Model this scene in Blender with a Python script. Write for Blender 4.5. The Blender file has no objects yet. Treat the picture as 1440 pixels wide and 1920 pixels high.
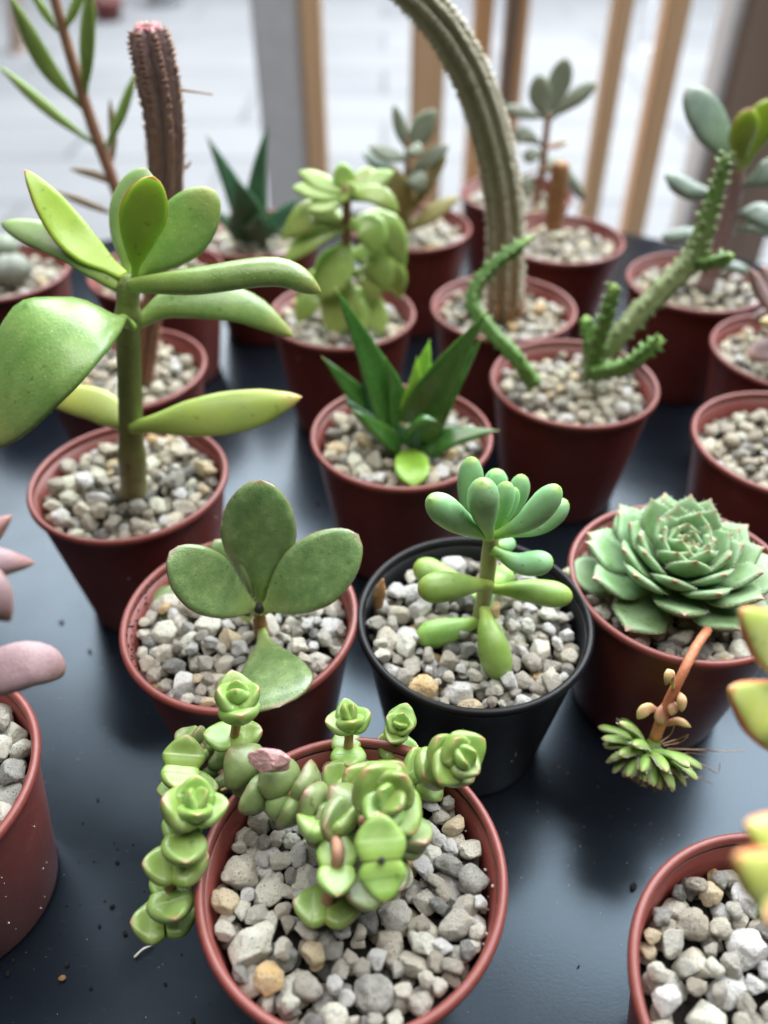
import bpy, bmesh, math, random
import numpy as np
from mathutils import Vector, Matrix, noise as mnoise

random.seed(7)
rng = np.random.default_rng(7)
SC = bpy.context.scene
COL = SC.collection
R = math.radians

# ------------------------------------------------------------------ camera
RIM = 0.046                       # rim height of the pots above the table top
CAM = Vector((0, 0, 0.1416 + RIM))
PITCH = R(40.56)
F = 1533.86                       # focal length in photograph pixels (1440 x 1920)
cd = bpy.data.cameras.new('camera'); cam = bpy.data.objects.new('camera', cd); COL.objects.link(cam)
cam.location = CAM; cam.rotation_euler = (math.pi / 2 - PITCH, 0, 0)
cd.sensor_fit = 'VERTICAL'; cd.sensor_height = 36; cd.sensor_width = 27
cd.lens = F / 1920 * 36; cd.clip_start = 0.005; cd.clip_end = 200
cd.dof.use_dof = True; cd.dof.focus_distance = 0.160; cd.dof.aperture_fstop = cd.lens / 3.1
SC.camera = cam

# ------------------------------------------------------------------ light
w = bpy.data.worlds.new('World'); SC.world = w; w.use_nodes = True
w.node_tree.nodes['Background'].inputs[0].default_value = (0.72, 0.84, 1.0, 1)
w.node_tree.nodes['Background'].inputs[1].default_value = 0.035

def area(name, loc, target, sx, sy, power, col):
    ld = bpy.data.lights.new(name, 'AREA'); ld.shape = 'RECTANGLE'; ld.size = sx; ld.size_y = sy
    ld.energy = power; ld.color = col
    o = bpy.data.objects.new(name, ld); COL.objects.link(o); o.location = loc
    o.rotation_euler = (Vector(target) - Vector(loc)).to_track_quat('-Z', 'Y').to_euler()
    return o
sky = area('window_daylight', (1.2, 3.9, 3.0), (1.2, 3.9, 0), 7.0, 5.0, 1450, (0.92, 0.965, 1.0))
sky.rotation_euler = (R(-8), 0, R(-29))
area('overhead_fill', (0.1, -0.10, 2.2), (0.1, -0.10, 0), 2.6, 1.0, 58, (1.0, 0.975, 0.94))  # added top fill to brighten the leaves, placed out of the table's reflection

vs = SC.view_settings
vs.view_transform = 'Standard'; vs.look = 'None'; vs.exposure = 0.0; vs.gamma = 1.0; vs.use_curve_mapping = False
SC.cycles.use_denoising = True
SC.cycles.max_bounces = 8; SC.cycles.diffuse_bounces = 4; SC.cycles.glossy_bounces = 3
SC.cycles.caustics_reflective = False; SC.cycles.caustics_refractive = False
SC.cycles.sample_clamp_indirect = 6

# ------------------------------------------------------------------ helpers
_c, _s = math.cos(PITCH), math.sin(PITCH)
def ray(px, py):
    X = (px - 720) / F; Y = -(py - 960) / F
    return Vector((X, _c + Y * _s, -_s + Y * _c))
def V(px, py, y):                 # the point at distance y in front of the camera seen at (px, py)
    d = ray(px, py); return CAM + d * (y / d.y)
def Z(px, py, z):                 # the point at height z
    d = ray(px, py); return CAM + d * ((z - CAM.z) / d.z)
def depth(p):
    q = p - CAM; return q.y * _c - q.z * _s
def project(p):
    q = p - CAM; d = q.y * _c - q.z * _s; u = q.y * _s + q.z * _c
    return 720 + F * q.x / d, 960 - F * u / d
def mpp(p): return depth(p) / F   # metres per photograph pixel at p
def tag(o, label=None, cat=None, group=None, kind=None):
    if label: o['label'] = label
    if cat: o['category'] = cat
    if group: o['group'] = group
    if kind: o['kind'] = kind
    return o
def empty(name, loc, label, cat, group=None):
    o = bpy.data.objects.new(name, None); o.empty_display_size = 0.005; COL.objects.link(o); o.location = loc
    return tag(o, label, cat, group)
def link(name, me, parent=None, mat=None):
    o = bpy.data.objects.new(name, me); COL.objects.link(o)
    if mat is not None and not me.materials: me.materials.append(mat)
    if parent is not None:
        o.parent = parent
        if parent.parent is None: o.matrix_parent_inverse = Matrix.Translation(-parent.location)
    return o
def mesh(name, verts, faces, smooth=True):
    me = bpy.data.meshes.new(name); me.from_pydata([tuple(v) for v in verts], [], faces); me.update()
    if smooth: me.polygons.foreach_set('use_smooth', [True] * len(me.polygons))
    return me
def crom(pts, n):
    pts = [Vector(p) for p in pts]
    if len(pts) == 2: pts = [pts[0], (pts[0] + pts[1]) / 2, pts[1]]
    P = [pts[0] * 2 - pts[1]] + pts + [pts[-1] * 2 - pts[-2]]
    k = len(pts) - 1; out = []
    for i in range(n):
        t = i / (n - 1) * k; j = min(int(t), k - 1); u = t - j
        a, b, c, d = P[j:j + 4]
        out.append(0.5 * ((2 * b) + (c - a) * u + (2 * a - 5 * b + 4 * c - d) * u * u + (3 * b - a - 3 * c + d) * u ** 3))
    return out
def interp(tab, t):               # smooth monotone curve through (t, value) pairs
    n = len(tab)
    d = [(tab[i + 1][1] - tab[i][1]) / (tab[i + 1][0] - tab[i][0]) for i in range(n - 1)]
    def tan(i):
        if i == 0: return d[0]
        if i == n - 1: return d[-1]
        return 0.0 if d[i - 1] * d[i] <= 0 else 2 * d[i - 1] * d[i] / (d[i - 1] + d[i])
    for i in range(n - 1):
        (a, x), (b, y) = tab[i], tab[i + 1]
        if t <= b:
            h = b - a; u = (t - a) / h
            return (2 * u ** 3 - 3 * u * u + 1) * x + (u ** 3 - 2 * u * u + u) * h * tan(i) + (3 * u * u - 2 * u ** 3) * y + (u ** 3 - u * u) * h * tan(i + 1)
    return tab[-1][1]

# ------------------------------------------------------------------ materials
def newmat(name):
    m = bpy.data.materials.new(name); m.use_nodes = True
    nt = m.node_tree; b = nt.nodes['Principled BSDF']
    return m, nt, b
def N(nt, kind, **kw):
    n = nt.nodes.new(kind)
    for k, v in kw.items():
        if k.startswith('i_'):
            key = k[2:]; key = int(key) if key.isdigit() else key.replace('_', ' ')
            n.inputs[key].default_value = v
        else: setattr(n, k, v)
    return n
def L(nt, a, b): nt.links.new(a, b)
def mix(nt, fac, a, b, mode='MIX'):
    n = nt.nodes.new('ShaderNodeMix'); n.data_type = 'RGBA'; n.blend_type = mode
    for s, v in ((n.inputs[0], fac), (n.inputs[6], a), (n.inputs[7], b)):
        if hasattr(v, 'is_linked'): nt.links.new(v, s)
        elif isinstance(v, (int, float)): s.default_value = v
        else: s.default_value = (*v, 1)
    return n.outputs[2]
def ramp(nt, src, stops, interp_='LINEAR'):
    n = nt.nodes.new('ShaderNodeValToRGB'); cr = n.color_ramp; cr.interpolation = interp_
    while len(cr.elements) < len(stops): cr.elements.new(0.5)
    for e, (p, c) in zip(cr.elements, stops):
        e.position = p; e.color = (*c, 1) if len(c) == 3 else c
    nt.links.new(src, n.inputs[0]); return n.outputs[0]
def g(v): return (v, v, v)

def leafmat(name, col, col2, tip=None, edge=None, base=None, rough=0.42, sss=0.3, speck=None, tipr=(0.8, 1.0), edger=(0.86, 1.0),
            bloom=None, nscale=260, bump=0.25, coat=0.0):
    m, nt, b = newmat(name)
    tc = N(nt, 'ShaderNodeTexCoord'); oi = N(nt, 'ShaderNodeObjectInfo')
    off = N(nt, 'ShaderNodeVectorMath', operation='MULTIPLY_ADD'); L(nt, oi.outputs['Random'], off.inputs[1]); off.inputs[0].default_value = (1, 2, 3)
    L(nt, tc.outputs['Object'], off.inputs[2])
    n1 = N(nt, 'ShaderNodeTexNoise', i_Scale=nscale, i_Detail=6.0, i_Roughness=0.65); L(nt, off.outputs[0], n1.inputs['Vector'])
    n2 = N(nt, 'ShaderNodeTexNoise', i_Scale=nscale * 9, i_Detail=3.0); L(nt, off.outputs[0], n2.inputs['Vector'])
    c = mix(nt, ramp(nt, n1.outputs[0], [(0.35, g(0)), (0.68, g(1))]), col, col2)
    al = N(nt, 'ShaderNodeAttribute', attribute_name='along'); ed = N(nt, 'ShaderNodeAttribute', attribute_name='edge')
    if base is not None:
        c = mix(nt, ramp(nt, al.outputs['Fac'], [(0.0, g(1)), (0.42, g(0))]), c, base)
    if bloom is not None:
        c = mix(nt, ramp(nt, n1.outputs[0], [(0.3, g(0.15)), (0.62, g(0.75))]), c, bloom)
    if edge is not None:
        f1 = ramp(nt, ed.outputs['Fac'], [(edger[0], g(0)), (edger[1], g(0.9))])
        fm = N(nt, 'ShaderNodeMath', operation='MULTIPLY'); L(nt, f1, fm.inputs[0])
        L(nt, ramp(nt, al.outputs['Fac'], [(0.3, g(0)), (0.75, g(1))]), fm.inputs[1])
        c = mix(nt, fm.outputs[0], c, edge)
    if tip is not None:
        f1 = ramp(nt, al.outputs['Fac'], [(tipr[0], g(0)), (tipr[1], g(1))])
        fm = N(nt, 'ShaderNodeMath', operation='MULTIPLY'); L(nt, f1, fm.inputs[0])
        L(nt, ramp(nt, n1.outputs[0], [(0.25, g(0.4)), (0.6, g(1))]), fm.inputs[1])
        c = mix(nt, fm.outputs[0], c, tip)
    if speck is not None:
        n3 = N(nt, 'ShaderNodeTexVoronoi', i_Scale=nscale * 5); L(nt, off.outputs[0], n3.inputs['Vector'])
        c = mix(nt, ramp(nt, n3.outputs['Distance'], [(0.07, g(0.6)), (0.15, g(0))]), c, speck)
    # blemishes: sparse dark scars and dust
    n4 = N(nt, 'ShaderNodeTexNoise', i_Scale=nscale * 2.6, i_Detail=2.0); L(nt, off.outputs[0], n4.inputs['Vector'])
    c = mix(nt, ramp(nt, n4.outputs[0], [(0.66, g(0)), (0.73, g(0.55))]), c, tuple(x * 0.45 for x in col))
    hs = N(nt, 'ShaderNodeHueSaturation')
    mr = N(nt, 'ShaderNodeMapRange', i_3=0.86, i_4=1.14); L(nt, oi.outputs['Random'], mr.inputs[0]); L(nt, mr.outputs[0], hs.inputs['Value'])
    mr2 = N(nt, 'ShaderNodeMapRange', i_3=0.488, i_4=0.512); L(nt, oi.outputs['Random'], mr2.inputs[0]); L(nt, mr2.outputs[0], hs.inputs['Hue'])
    L(nt, c, hs.inputs['Color']); L(nt, hs.outputs[0], b.inputs['Base Color'])
    mr3 = N(nt, 'ShaderNodeMapRange', i_3=rough - 0.08, i_4=rough + 0.14); L(nt, n1.outputs[0], mr3.inputs[0]); L(nt, mr3.outputs[0], b.inputs['Roughness'])
    b.inputs['Subsurface Weight'].default_value = sss; b.inputs['Subsurface Scale'].default_value = 0.0035
    b.inputs['Subsurface Radius'].default_value = (0.6, 1.0, 0.25)
    b.inputs['Coat Weight'].default_value = coat; b.inputs['Coat Roughness'].default_value = 0.2
    bp = N(nt, 'ShaderNodeBump', i_Strength=bump, i_Distance=0.0003)
    ad = N(nt, 'ShaderNodeMath', operation='ADD'); L(nt, n1.outputs[0], ad.inputs[0]); L(nt, n2.outputs[0], ad.inputs[1])
    L(nt, ad.outputs[0], bp.inputs['Height']); L(nt, bp.outputs[0], b.inputs['Normal'])
    return m

def plainmat(name, c1, c2, rough=0.6, scale=300, bump=0.3, dist=0.0004, stretch=(1, 1, 1), sss=0.0):
    m, nt, b = newmat(name)
    tc = N(nt, 'ShaderNodeTexCoord'); mp = N(nt, 'ShaderNodeMapping'); mp.inputs['Scale'].default_value = stretch
    L(nt, tc.outputs['Object'], mp.inputs[0])
    n1 = N(nt, 'ShaderNodeTexNoise', i_Scale=scale, i_Detail=7.0, i_Roughness=0.65); L(nt, mp.outputs[0], n1.inputs['Vector'])
    L(nt, mix(nt, ramp(nt, n1.outputs[0], [(0.32, g(0)), (0.7, g(1))]), c1, c2), b.inputs['Base Color'])
    b.inputs['Roughness'].default_value = rough
    b.inputs['Subsurface Weight'].default_value = sss; b.inputs['Subsurface Scale'].default_value = 0.002
    bp = N(nt, 'ShaderNodeBump', i_Strength=bump, i_Distance=dist); L(nt, n1.outputs[0], bp.inputs['Height']); L(nt, bp.outputs[0], b.inputs['Normal'])
    return m

def potmat(name, c1, c2, rough):
    m, nt, b = newmat(name)
    tc = N(nt, 'ShaderNodeTexCoord'); oi = N(nt, 'ShaderNodeObjectInfo')
    off = N(nt, 'ShaderNodeVectorMath', operation='MULTIPLY_ADD'); off.inputs[0].default_value = (1, 2, 3)
    L(nt, oi.outputs['Random'], off.inputs[1]); L(nt, tc.outputs['Object'], off.inputs[2])
    n1 = N(nt, 'ShaderNodeTexNoise', i_Scale=90, i_Detail=5.0); L(nt, off.outputs[0], n1.inputs['Vector'])
    n2 = N(nt, 'ShaderNodeTexNoise', i_Scale=900, i_Detail=4.0, i_Roughness=0.7); L(nt, off.outputs[0], n2.inputs['Vector'])
    c = mix(nt, n1.outputs[0], c1, c2)
    dust = ramp(nt, n2.outputs[0], [(0.60, g(0)), (0.74, g(0.28))])
    c = mix(nt, dust, c, tuple(x * 1.1 + (0.05 if c1[0] > .05 else .008) for x in c1))
    n3 = N(nt, 'ShaderNodeTexNoise', i_Scale=120, i_Detail=8.0, i_Roughness=0.72, i_Distortion=0.8); L(nt, off.outputs[0], n3.inputs['Vector'])
    c = mix(nt, ramp(nt, n3.outputs[0], [(0.54, g(0)), (0.70, g(0.30))]), c, tuple(x * 0.7 + (0.10 if c1[0] > .05 else .010) for x in c1))
    n4 = N(nt, 'ShaderNodeTexNoise', i_Scale=420, i_Detail=5.0, i_Roughness=0.7); L(nt, off.outputs[0], n4.inputs['Vector'])
    c = mix(nt, ramp(nt, n4.outputs[0], [(0.66, g(0)), (0.74, g(0.6))]), c, (0.03, 0.02, 0.015))
    L(nt, c, b.inputs['Base Color'])
    mr = N(nt, 'ShaderNodeMapRange', i_3=rough - 0.07, i_4=rough + 0.15); L(nt, n2.outputs[0], mr.inputs[0]); L(nt, mr.outputs[0], b.inputs['Roughness'])
    bp = N(nt, 'ShaderNodeBump', i_Strength=0.12, i_Distance=0.0002); L(nt, n2.outputs[0], bp.inputs['Height']); L(nt, bp.outputs[0], b.inputs['Normal'])
    return m

M = {}
M['terra'] = potmat('terracotta_plastic', (0.205, 0.049, 0.038), (0.155, 0.036, 0.030), 0.38)
M['black'] = potmat('black_plastic', (0.004, 0.0045, 0.0055), (0.007, 0.0075, 0.009), 0.38)
M['black'].node_tree.nodes['Principled BSDF'].inputs['Specular IOR Level'].default_value = 0.22
M['brown'] = potmat('brown_plastic', (0.085, 0.055, 0.045), (0.06, 0.04, 0.035), 0.45)
M['soil'] = plainmat('dark_soil', (0.012, 0.010, 0.008), (0.05, 0.042, 0.033), 0.9, 500, 1.0, 0.002)

def pebblemat(name, warm):
    m, nt, b = newmat(name)
    tc = N(nt, 'ShaderNodeTexCoord'); oi = N(nt, 'ShaderNodeObjectInfo')
    off = N(nt, 'ShaderNodeVectorMath', operation='MULTIPLY_ADD'); off.inputs[0].default_value = (7, 13, 5)
    L(nt, oi.outputs['Random'], off.inputs[1]); L(nt, tc.outputs['Object'], off.inputs[2])
    st = [(0.0, (0.41, 0.395, 0.365)), (0.13, (0.26, 0.245, 0.225)), (0.24, (0.56, 0.55, 0.52)), (0.33, (0.36, 0.34, 0.30)),
          (0.43, (0.185, 0.187, 0.187)), (0.52, (0.47, 0.455, 0.42)), (0.62, (0.42, 0.345, 0.235)), (0.655, (0.30, 0.295, 0.28)),
          (0.77, (0.66, 0.655, 0.63)), (0.85, (0.095, 0.097, 0.10)), (0.905, (0.23, 0.205, 0.175)), (0.98, (0.46, 0.31, 0.15))]
    st = [(p, (min(.84, c[0] * 1.85 * (1 + .05 * warm)), min(.83, c[1] * 1.82 * (1 + .01 * warm)), min(.80, c[2] * 1.70 * (1 - .12 * warm)))) for p, c in st]
    c = ramp(nt, oi.outputs['Random'], st, 'CONSTANT')
    n1 = N(nt, 'ShaderNodeTexNoise', i_Scale=1.6, i_Detail=7.0, i_Roughness=0.7); L(nt, off.outputs[0], n1.inputs['Vector'])
    n2 = N(nt, 'ShaderNodeTexNoise', i_Scale=5.5, i_Detail=6.0, i_Roughness=0.75); L(nt, off.outputs[0], n2.inputs['Vector'])
    v = N(nt, 'ShaderNodeTexVoronoi', i_Scale=5.0); L(nt, off.outputs[0], v.inputs['Vector'])
    c = mix(nt, ramp(nt, n1.outputs[0], [(0.38, g(0)), (0.66, g(0.7))]), c, mix(nt, 0.5, c, (0.80, 0.78, 0.74)))
    c = mix(nt, ramp(nt, n2.outputs[0], [(0.55, g(0)), (0.66, g(0.40))]), c, (0.24, 0.21, 0.18))
    n3 = N(nt, 'ShaderNodeTexNoise', i_Scale=2.4, i_Detail=9.0, i_Roughness=0.8, i_Distortion=1.5); L(nt, off.outputs[0], n3.inputs['Vector'])
    c = mix(nt, ramp(nt, n3.outputs[0], [(0.62, g(0)), (0.67, g(0.85))]), c, (0.04, 0.04, 0.043))
    vs_ = N(nt, 'ShaderNodeMath', operation='MULTIPLY'); L(nt, ramp(nt, v.outputs['Distance'], [(0.16, g(0.9)), (0.26, g(0))]), vs_.inputs[0])
    L(nt, ramp(nt, n1.outputs[0], [(0.44, g(0)), (0.52, g(1))]), vs_.inputs[1])
    c = mix(nt, vs_.outputs[0], c, (0.05, 0.05, 0.055))
    L(nt, c, b.inputs['Base Color'])
    b.inputs['Roughness'].default_value = 0.45; b.inputs['Specular IOR Level'].default_value = 0.45
    ad = N(nt, 'ShaderNodeMath', operation='ADD'); L(nt, n1.outputs[0], ad.inputs[0]); L(nt, n2.outputs[0], ad.inputs[1])
    bp = N(nt, 'ShaderNodeBump', i_Strength=1.0, i_Distance=0.0011); L(nt, ad.outputs[0], bp.inputs['Height']); L(nt, bp.outputs[0], b.inputs['Normal'])
    return m
M['peb'] = pebblemat('mixed_pebble', 0.3)
M['pebw'] = pebblemat('warm_pebble', 1.0)

def tablemat():
    m, nt, b = newmat('black_table_paint')
    tc = N(nt, 'ShaderNodeTexCoord')
    n1 = N(nt, 'ShaderNodeTexNoise', i_Scale=26, i_Detail=6.0, i_Roughness=0.6); L(nt, tc.outputs['Object'], n1.inputs['Vector'])
    n2 = N(nt, 'ShaderNodeTexNoise', i_Scale=1400, i_Detail=3.0); L(nt, tc.outputs['Object'], n2.inputs['Vector'])
    mp = N(nt, 'ShaderNodeMapping'); mp.inputs['Scale'].default_value = (1, 9, 1); mp.inputs['Rotation'].default_value = (0, 0, 0.7)
    L(nt, tc.outputs['Object'], mp.inputs[0])
    n3 = N(nt, 'ShaderNodeTexNoise', i_Scale=150, i_Detail=4.0); L(nt, mp.outputs[0], n3.inputs['Vector'])
    v = N(nt, 'ShaderNodeTexVoronoi', i_Scale=420, i_Randomness=1.0); L(nt, tc.outputs['Object'], v.inputs['Vector'])
    c = mix(nt, n1.outputs[0], (0.004, 0.006, 0.010), (0.008, 0.011, 0.016))
    c = mix(nt, ramp(nt, n3.outputs[0], [(0.66, g(0)), (0.76, g(0.12))]), c, (0.13, 0.13, 0.14))
    sp = N(nt, 'ShaderNodeMath', operation='MULTIPLY'); L(nt, ramp(nt, v.outputs['Distance'], [(0.03, g(0.6)), (0.09, g(0))]), sp.inputs[0])
    L(nt, ramp(nt, n1.outputs[0], [(0.5, g(0)), (0.6, g(1))]), sp.inputs[1])
    c = mix(nt, sp.outputs[0], c, (0.25, 0.24, 0.22))
    L(nt, c, b.inputs['Base Color']); b.inputs['Specular Tint'].default_value = (0.66, 0.84, 1.0, 1)
    mr = N(nt, 'ShaderNodeMapRange', i_3=0.17, i_4=0.31); L(nt, n1.outputs[0], mr.inputs[0]); L(nt, mr.outputs[0], b.inputs['Roughness'])
    bp = N(nt, 'ShaderNodeBump', i_Strength=0.05, i_Distance=0.0002); L(nt, n2.outputs[0], bp.inputs['Height']); L(nt, bp.outputs[0], b.inputs['Normal'])
    return m
M['table'] = tablemat()

def pavemat():
    m, nt, b = newmat('pale_paving')
    tc = N(nt, 'ShaderNodeTexCoord')
    br = N(nt, 'ShaderNodeTexBrick', i_Scale=1.0); br.inputs['Color1'].default_value = (0.165, 0.169, 0.177, 1); br.inputs['Color2'].default_value = (0.128, 0.133, 0.142, 1)
    br.inputs['Mortar'].default_value = (0.075, 0.078, 0.085, 1); br.inputs['Mortar Size'].default_value = 0.012
    br.inputs['Brick Width'].default_value = 1.1; br.inputs['Row Height'].default_value = 0.42
    L(nt, tc.outputs['Object'], br.inputs['Vector'])
    n1 = N(nt, 'ShaderNodeTexNoise', i_Scale=1.4, i_Detail=6.0); L(nt, tc.outputs['Object'], n1.inputs['Vector'])
    L(nt, mix(nt, ramp(nt, n1.outputs[0], [(0.35, g(0)), (0.7, g(0.6))]), br.outputs[0], (0.185, 0.186, 0.19)), b.inputs['Base Color'])
    b.inputs['Roughness'].default_value = 0.85
    return m
M['pave'] = pavemat()
M['wood'] = plainmat('light_wood', (0.70, 0.47, 0.28), (0.58, 0.37, 0.21), 0.5, 40, 0.2, 0.001, (1, 1, 0.08))
M['greypaint'] = plainmat('grey_paint', (0.62, 0.63, 0.66), (0.54, 0.55, 0.58), 0.5, 60, 0.1)
M['darkwood'] = plainmat('dark_wood', (0.26, 0.19, 0.15), (0.2, 0.145, 0.11), 0.5, 40, 0.2, 0.001, (1, 1, 0.08))

# leaves
M['jade'] = leafmat('jade_leaf', (0.105, 0.18, 0.062), (0.195, 0.285, 0.11), edge=(0.22, 0.15, 0.09), base=(0.28, 0.36, 0.10), rough=0.22, sss=0.15, speck=(0.38, 0.46, 0.25), edger=(0.94, 1.0), nscale=330, bump=0.4, coat=0.5)
M['sedum'] = leafmat('sedum_leaf', (0.22, 0.43, 0.20), (0.31, 0.53, 0.30), tip=(0.27, 0.40, 0.08), base=(0.30, 0.50, 0.10), rough=0.42, sss=0.4, tipr=(0.94, 1.0), nscale=200, bump=0.1)
M['sedumlow'] = leafmat('sedum_low_leaf', (0.215, 0.38, 0.075), (0.30, 0.47, 0.14), tip=(0.26, 0.33, 0.05), base=(0.34, 0.47, 0.08), rough=0.40, sss=0.4, tipr=(0.88, 1.0), nscale=200, bump=0.1)
M['sedumstem'] = plainmat('sedum_stem', (0.36, 0.36, 0.17), (0.42, 0.43, 0.22), 0.5, 300, 0.2, sss=0.3)
M['semp'] = leafmat('houseleek_leaf', (0.125, 0.25, 0.07), (0.19, 0.32, 0.125), tip=(0.30, 0.15, 0.11), edge=(0.40, 0.48, 0.33), rough=0.42, sss=0.15, tipr=(0.90, 0.98), edger=(0.97, 1.0), bloom=(0.24, 0.36, 0.22), nscale=210, bump=0.2)
M['hair'] = plainmat('white_leaf_hair', (0.62, 0.62, 0.52), (0.72, 0.72, 0.62), 0.6, 300, 0.0)
M['off'] = leafmat('offset_leaf', (0.19, 0.34, 0.07), (0.30, 0.45, 0.13), tip=(0.42, 0.42, 0.20), edge=(0.46, 0.54, 0.28), rough=0.45, sss=0.3, tipr=(0.85, 1), nscale=300, bump=0.15)
M['stolon'] = plainmat('red_stolon', (0.40, 0.13, 0.06), (0.52, 0.22, 0.11), 0.6, 500, 0.4, sss=0.2)
M['pinkleaf'] = leafmat('pink_bract', (0.50, 0.24, 0.17), (0.58, 0.34, 0.20), tip=(0.55, 0.50, 0.22), rough=0.45, sss=0.35, tipr=(0.4, 1.0), nscale=300, bump=0.1)
M['root'] = plainmat('dry_root', (0.34, 0.20, 0.12), (0.46, 0.30, 0.19), 0.7, 500, 0.2)
M['crass'] = leafmat('crassula_leaf', (0.165, 0.27, 0.05), (0.26, 0.375, 0.13), tip=(0.34, 0.16, 0.09), edge=(0.30, 0.27, 0.13), base=(0.22, 0.34, 0.06), rough=0.33, sss=0.22, tipr=(0.92, 1.03), edger=(0.98, 1.0), nscale=.9, bump=0.08, coat=0.12)
M['crassdull'] = leafmat('crassula_old_leaf', (0.13, 0.185, 0.06), (0.22, 0.28, 0.125), tip=(0.25, 0.13, 0.09), edge=(0.23, 0.16, 0.11), base=(0.155, 0.225, 0.065), rough=0.38, sss=0.15, tipr=(0.86, 1.03), edger=(0.96, 1.0), nscale=.9, bump=0.2, coat=0.1)
M['crassstem'] = plainmat('crassula_stem', (0.33, 0.17, 0.11), (0.42, 0.24, 0.15), 0.6, 600, 0.4, sss=0.2)
M['wither'] = plainmat('withered_pink_leaf', (0.50, 0.22, 0.23), (0.72, 0.48, 0.45), 0.6, 3.2, 1.0, 0.0012)
M['money'] = leafmat('money_leaf', (0.14, 0.245, 0.06), (0.22, 0.33, 0.095), tip=(0.34, 0.35, 0.11), base=(0.21, 0.31, 0.065), rough=0.33, sss=0.2, tipr=(0.78, 1.05), speck=(0.44, 0.54, 0.30), nscale=150, bump=0.3, coat=0.2)
M['moneyyoung'] = leafmat('money_young_leaf', (0.26, 0.40, 0.03), (0.33, 0.47, 0.05), edge=(0.34, 0.07, 0.035), tip=(0.36, 0.14, 0.05), base=(0.36, 0.50, 0.06), rough=0.34, sss=0.45, tipr=(0.97, 1.0), edger=(0.92, 0.99), nscale=150, bump=0.15, coat=0.12)
M['moneygrey'] = leafmat('money_grey_leaf', (0.22, 0.34, 0.12), (0.30, 0.41, 0.18), tip=(0.22, 0.20, 0.12), base=(0.34, 0.48, 0.12), rough=0.35, sss=0.25, tipr=(0.94, 1.0), nscale=150, bump=0.15, coat=0.15)
M['moneyold'] = leafmat('money_yellow_leaf', (0.42, 0.48, 0.10), (0.34, 0.44, 0.12), tip=(0.62, 0.34, 0.15), base=(0.32, 0.42, 0.09), edge=(0.42, 0.17, 0.08), rough=0.36, sss=0.35, tipr=(0.86, 1.0), edger=(0.97, 1.0), nscale=150, bump=0.15, coat=0.15)
M['moneystem'] = leafmat('money_stem', (0.13, 0.185, 0.05), (0.20, 0.23, 0.07), base=(0.24, 0.21, 0.09), rough=0.4, sss=0.1, speck=(0.3, 0.32, 0.16), nscale=160, bump=0.5)
M['haw'] = leafmat('haworthia_leaf', (0.03, 0.105, 0.018), (0.06, 0.16, 0.028), tip=(0.42, 0.38, 0.12), rough=0.24, sss=0.12, tipr=(0.95, 1.0), edge=(0.12, 0.26, 0.06), nscale=120, bump=0.12, coat=0.4)
M['hawlight'] = leafmat('haworthia_light_leaf', (0.16, 0.34, 0.03), (0.24, 0.43, 0.05), tip=(0.45, 0.40, 0.12), rough=0.35, sss=0.3, tipr=(0.95, 1.0), nscale=120, bump=0.1)
M['hawdark'] = leafmat('haworthia_dark_leaf', (0.03, 0.09, 0.045), (0.055, 0.14, 0.065), tip=(0.2, 0.2, 0.08), rough=0.34, sss=0.1, tipr=(0.97, 1.0), nscale=120, bump=0.1, coat=0.2)
M['spiny'] = leafmat('spiny_stem', (0.075, 0.165, 0.03), (0.13, 0.235, 0.055), tip=(0.26, 0.38, 0.07), rough=0.5, sss=0.1, tipr=(0.88, 1.0), nscale=260, bump=0.3)
M['spinyold'] = leafmat('spiny_old_stem', (0.13, 0.165, 0.06), (0.20, 0.24, 0.10), tip=(0.09, 0.185, 0.035), rough=0.55, sss=0.08, tipr=(0.45, 0.75), nscale=260, bump=0.4)
M['spine'] = plainmat('pale_spine', (0.58, 0.56, 0.48), (0.70, 0.68, 0.62), 0.6, 300, 0)
M['grcactus'] = leafmat('grey_cactus', (0.35, 0.345, 0.23), (0.50, 0.49, 0.36), base=(0.40, 0.30, 0.16), edge=(0.64, 0.62, 0.50), rough=0.6, sss=0.05, edger=(0.6, 0.8), nscale=300, bump=0.9)
M['grspine'] = plainmat('tan_tooth', (0.52, 0.48, 0.37), (0.62, 0.58, 0.48), 0.65, 300, 0.2)
M['pucactus'] = leafmat('purple_cactus', (0.33, 0.20, 0.205), (0.46, 0.33, 0.33), tip=(0.55, 0.20, 0.25), base=(0.40, 0.22, 0.12), rough=0.6, sss=0.05, tipr=(0.93, 1.0), nscale=420, bump=0.9)
M['bark'] = plainmat('brown_bark', (0.36, 0.19, 0.08), (0.24, 0.12, 0.05), 0.7, 300, 0.6, 0.001)
M['pale'] = leafmat('pale_green_leaf', (0.27, 0.40, 0.09), (0.38, 0.50, 0.16), edge=(0.46, 0.52, 0.22), base=(0.30, 0.42, 0.10), rough=0.3, sss=0.35, edger=(0.9, 1), nscale=150, bump=0.1, coat=0.25)
M['twig'] = plainmat('brown_twig', (0.26, 0.13, 0.085), (0.34, 0.18, 0.11), 0.55, 300, 0.3)
M['linear'] = leafmat('linear_leaf', (0.25, 0.37, 0.085), (0.33, 0.44, 0.14), tip=(0.28, 0.34, 0.12), rough=0.4, sss=0.25, nscale=150, bump=0.1)
M['linearbrown'] = leafmat('dry_linear_leaf', (0.22, 0.16, 0.09), (0.28, 0.22, 0.13), rough=0.5, sss=0.1, nscale=150, bump=0.1)
M['blue'] = leafmat('blue_green_leaf', (0.14, 0.20, 0.155), (0.20, 0.27, 0.215), edge=(0.20, 0.13, 0.13), rough=0.36, sss=0.15, edger=(0.95, 1), nscale=150, bump=0.1, coat=0.15)
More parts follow.
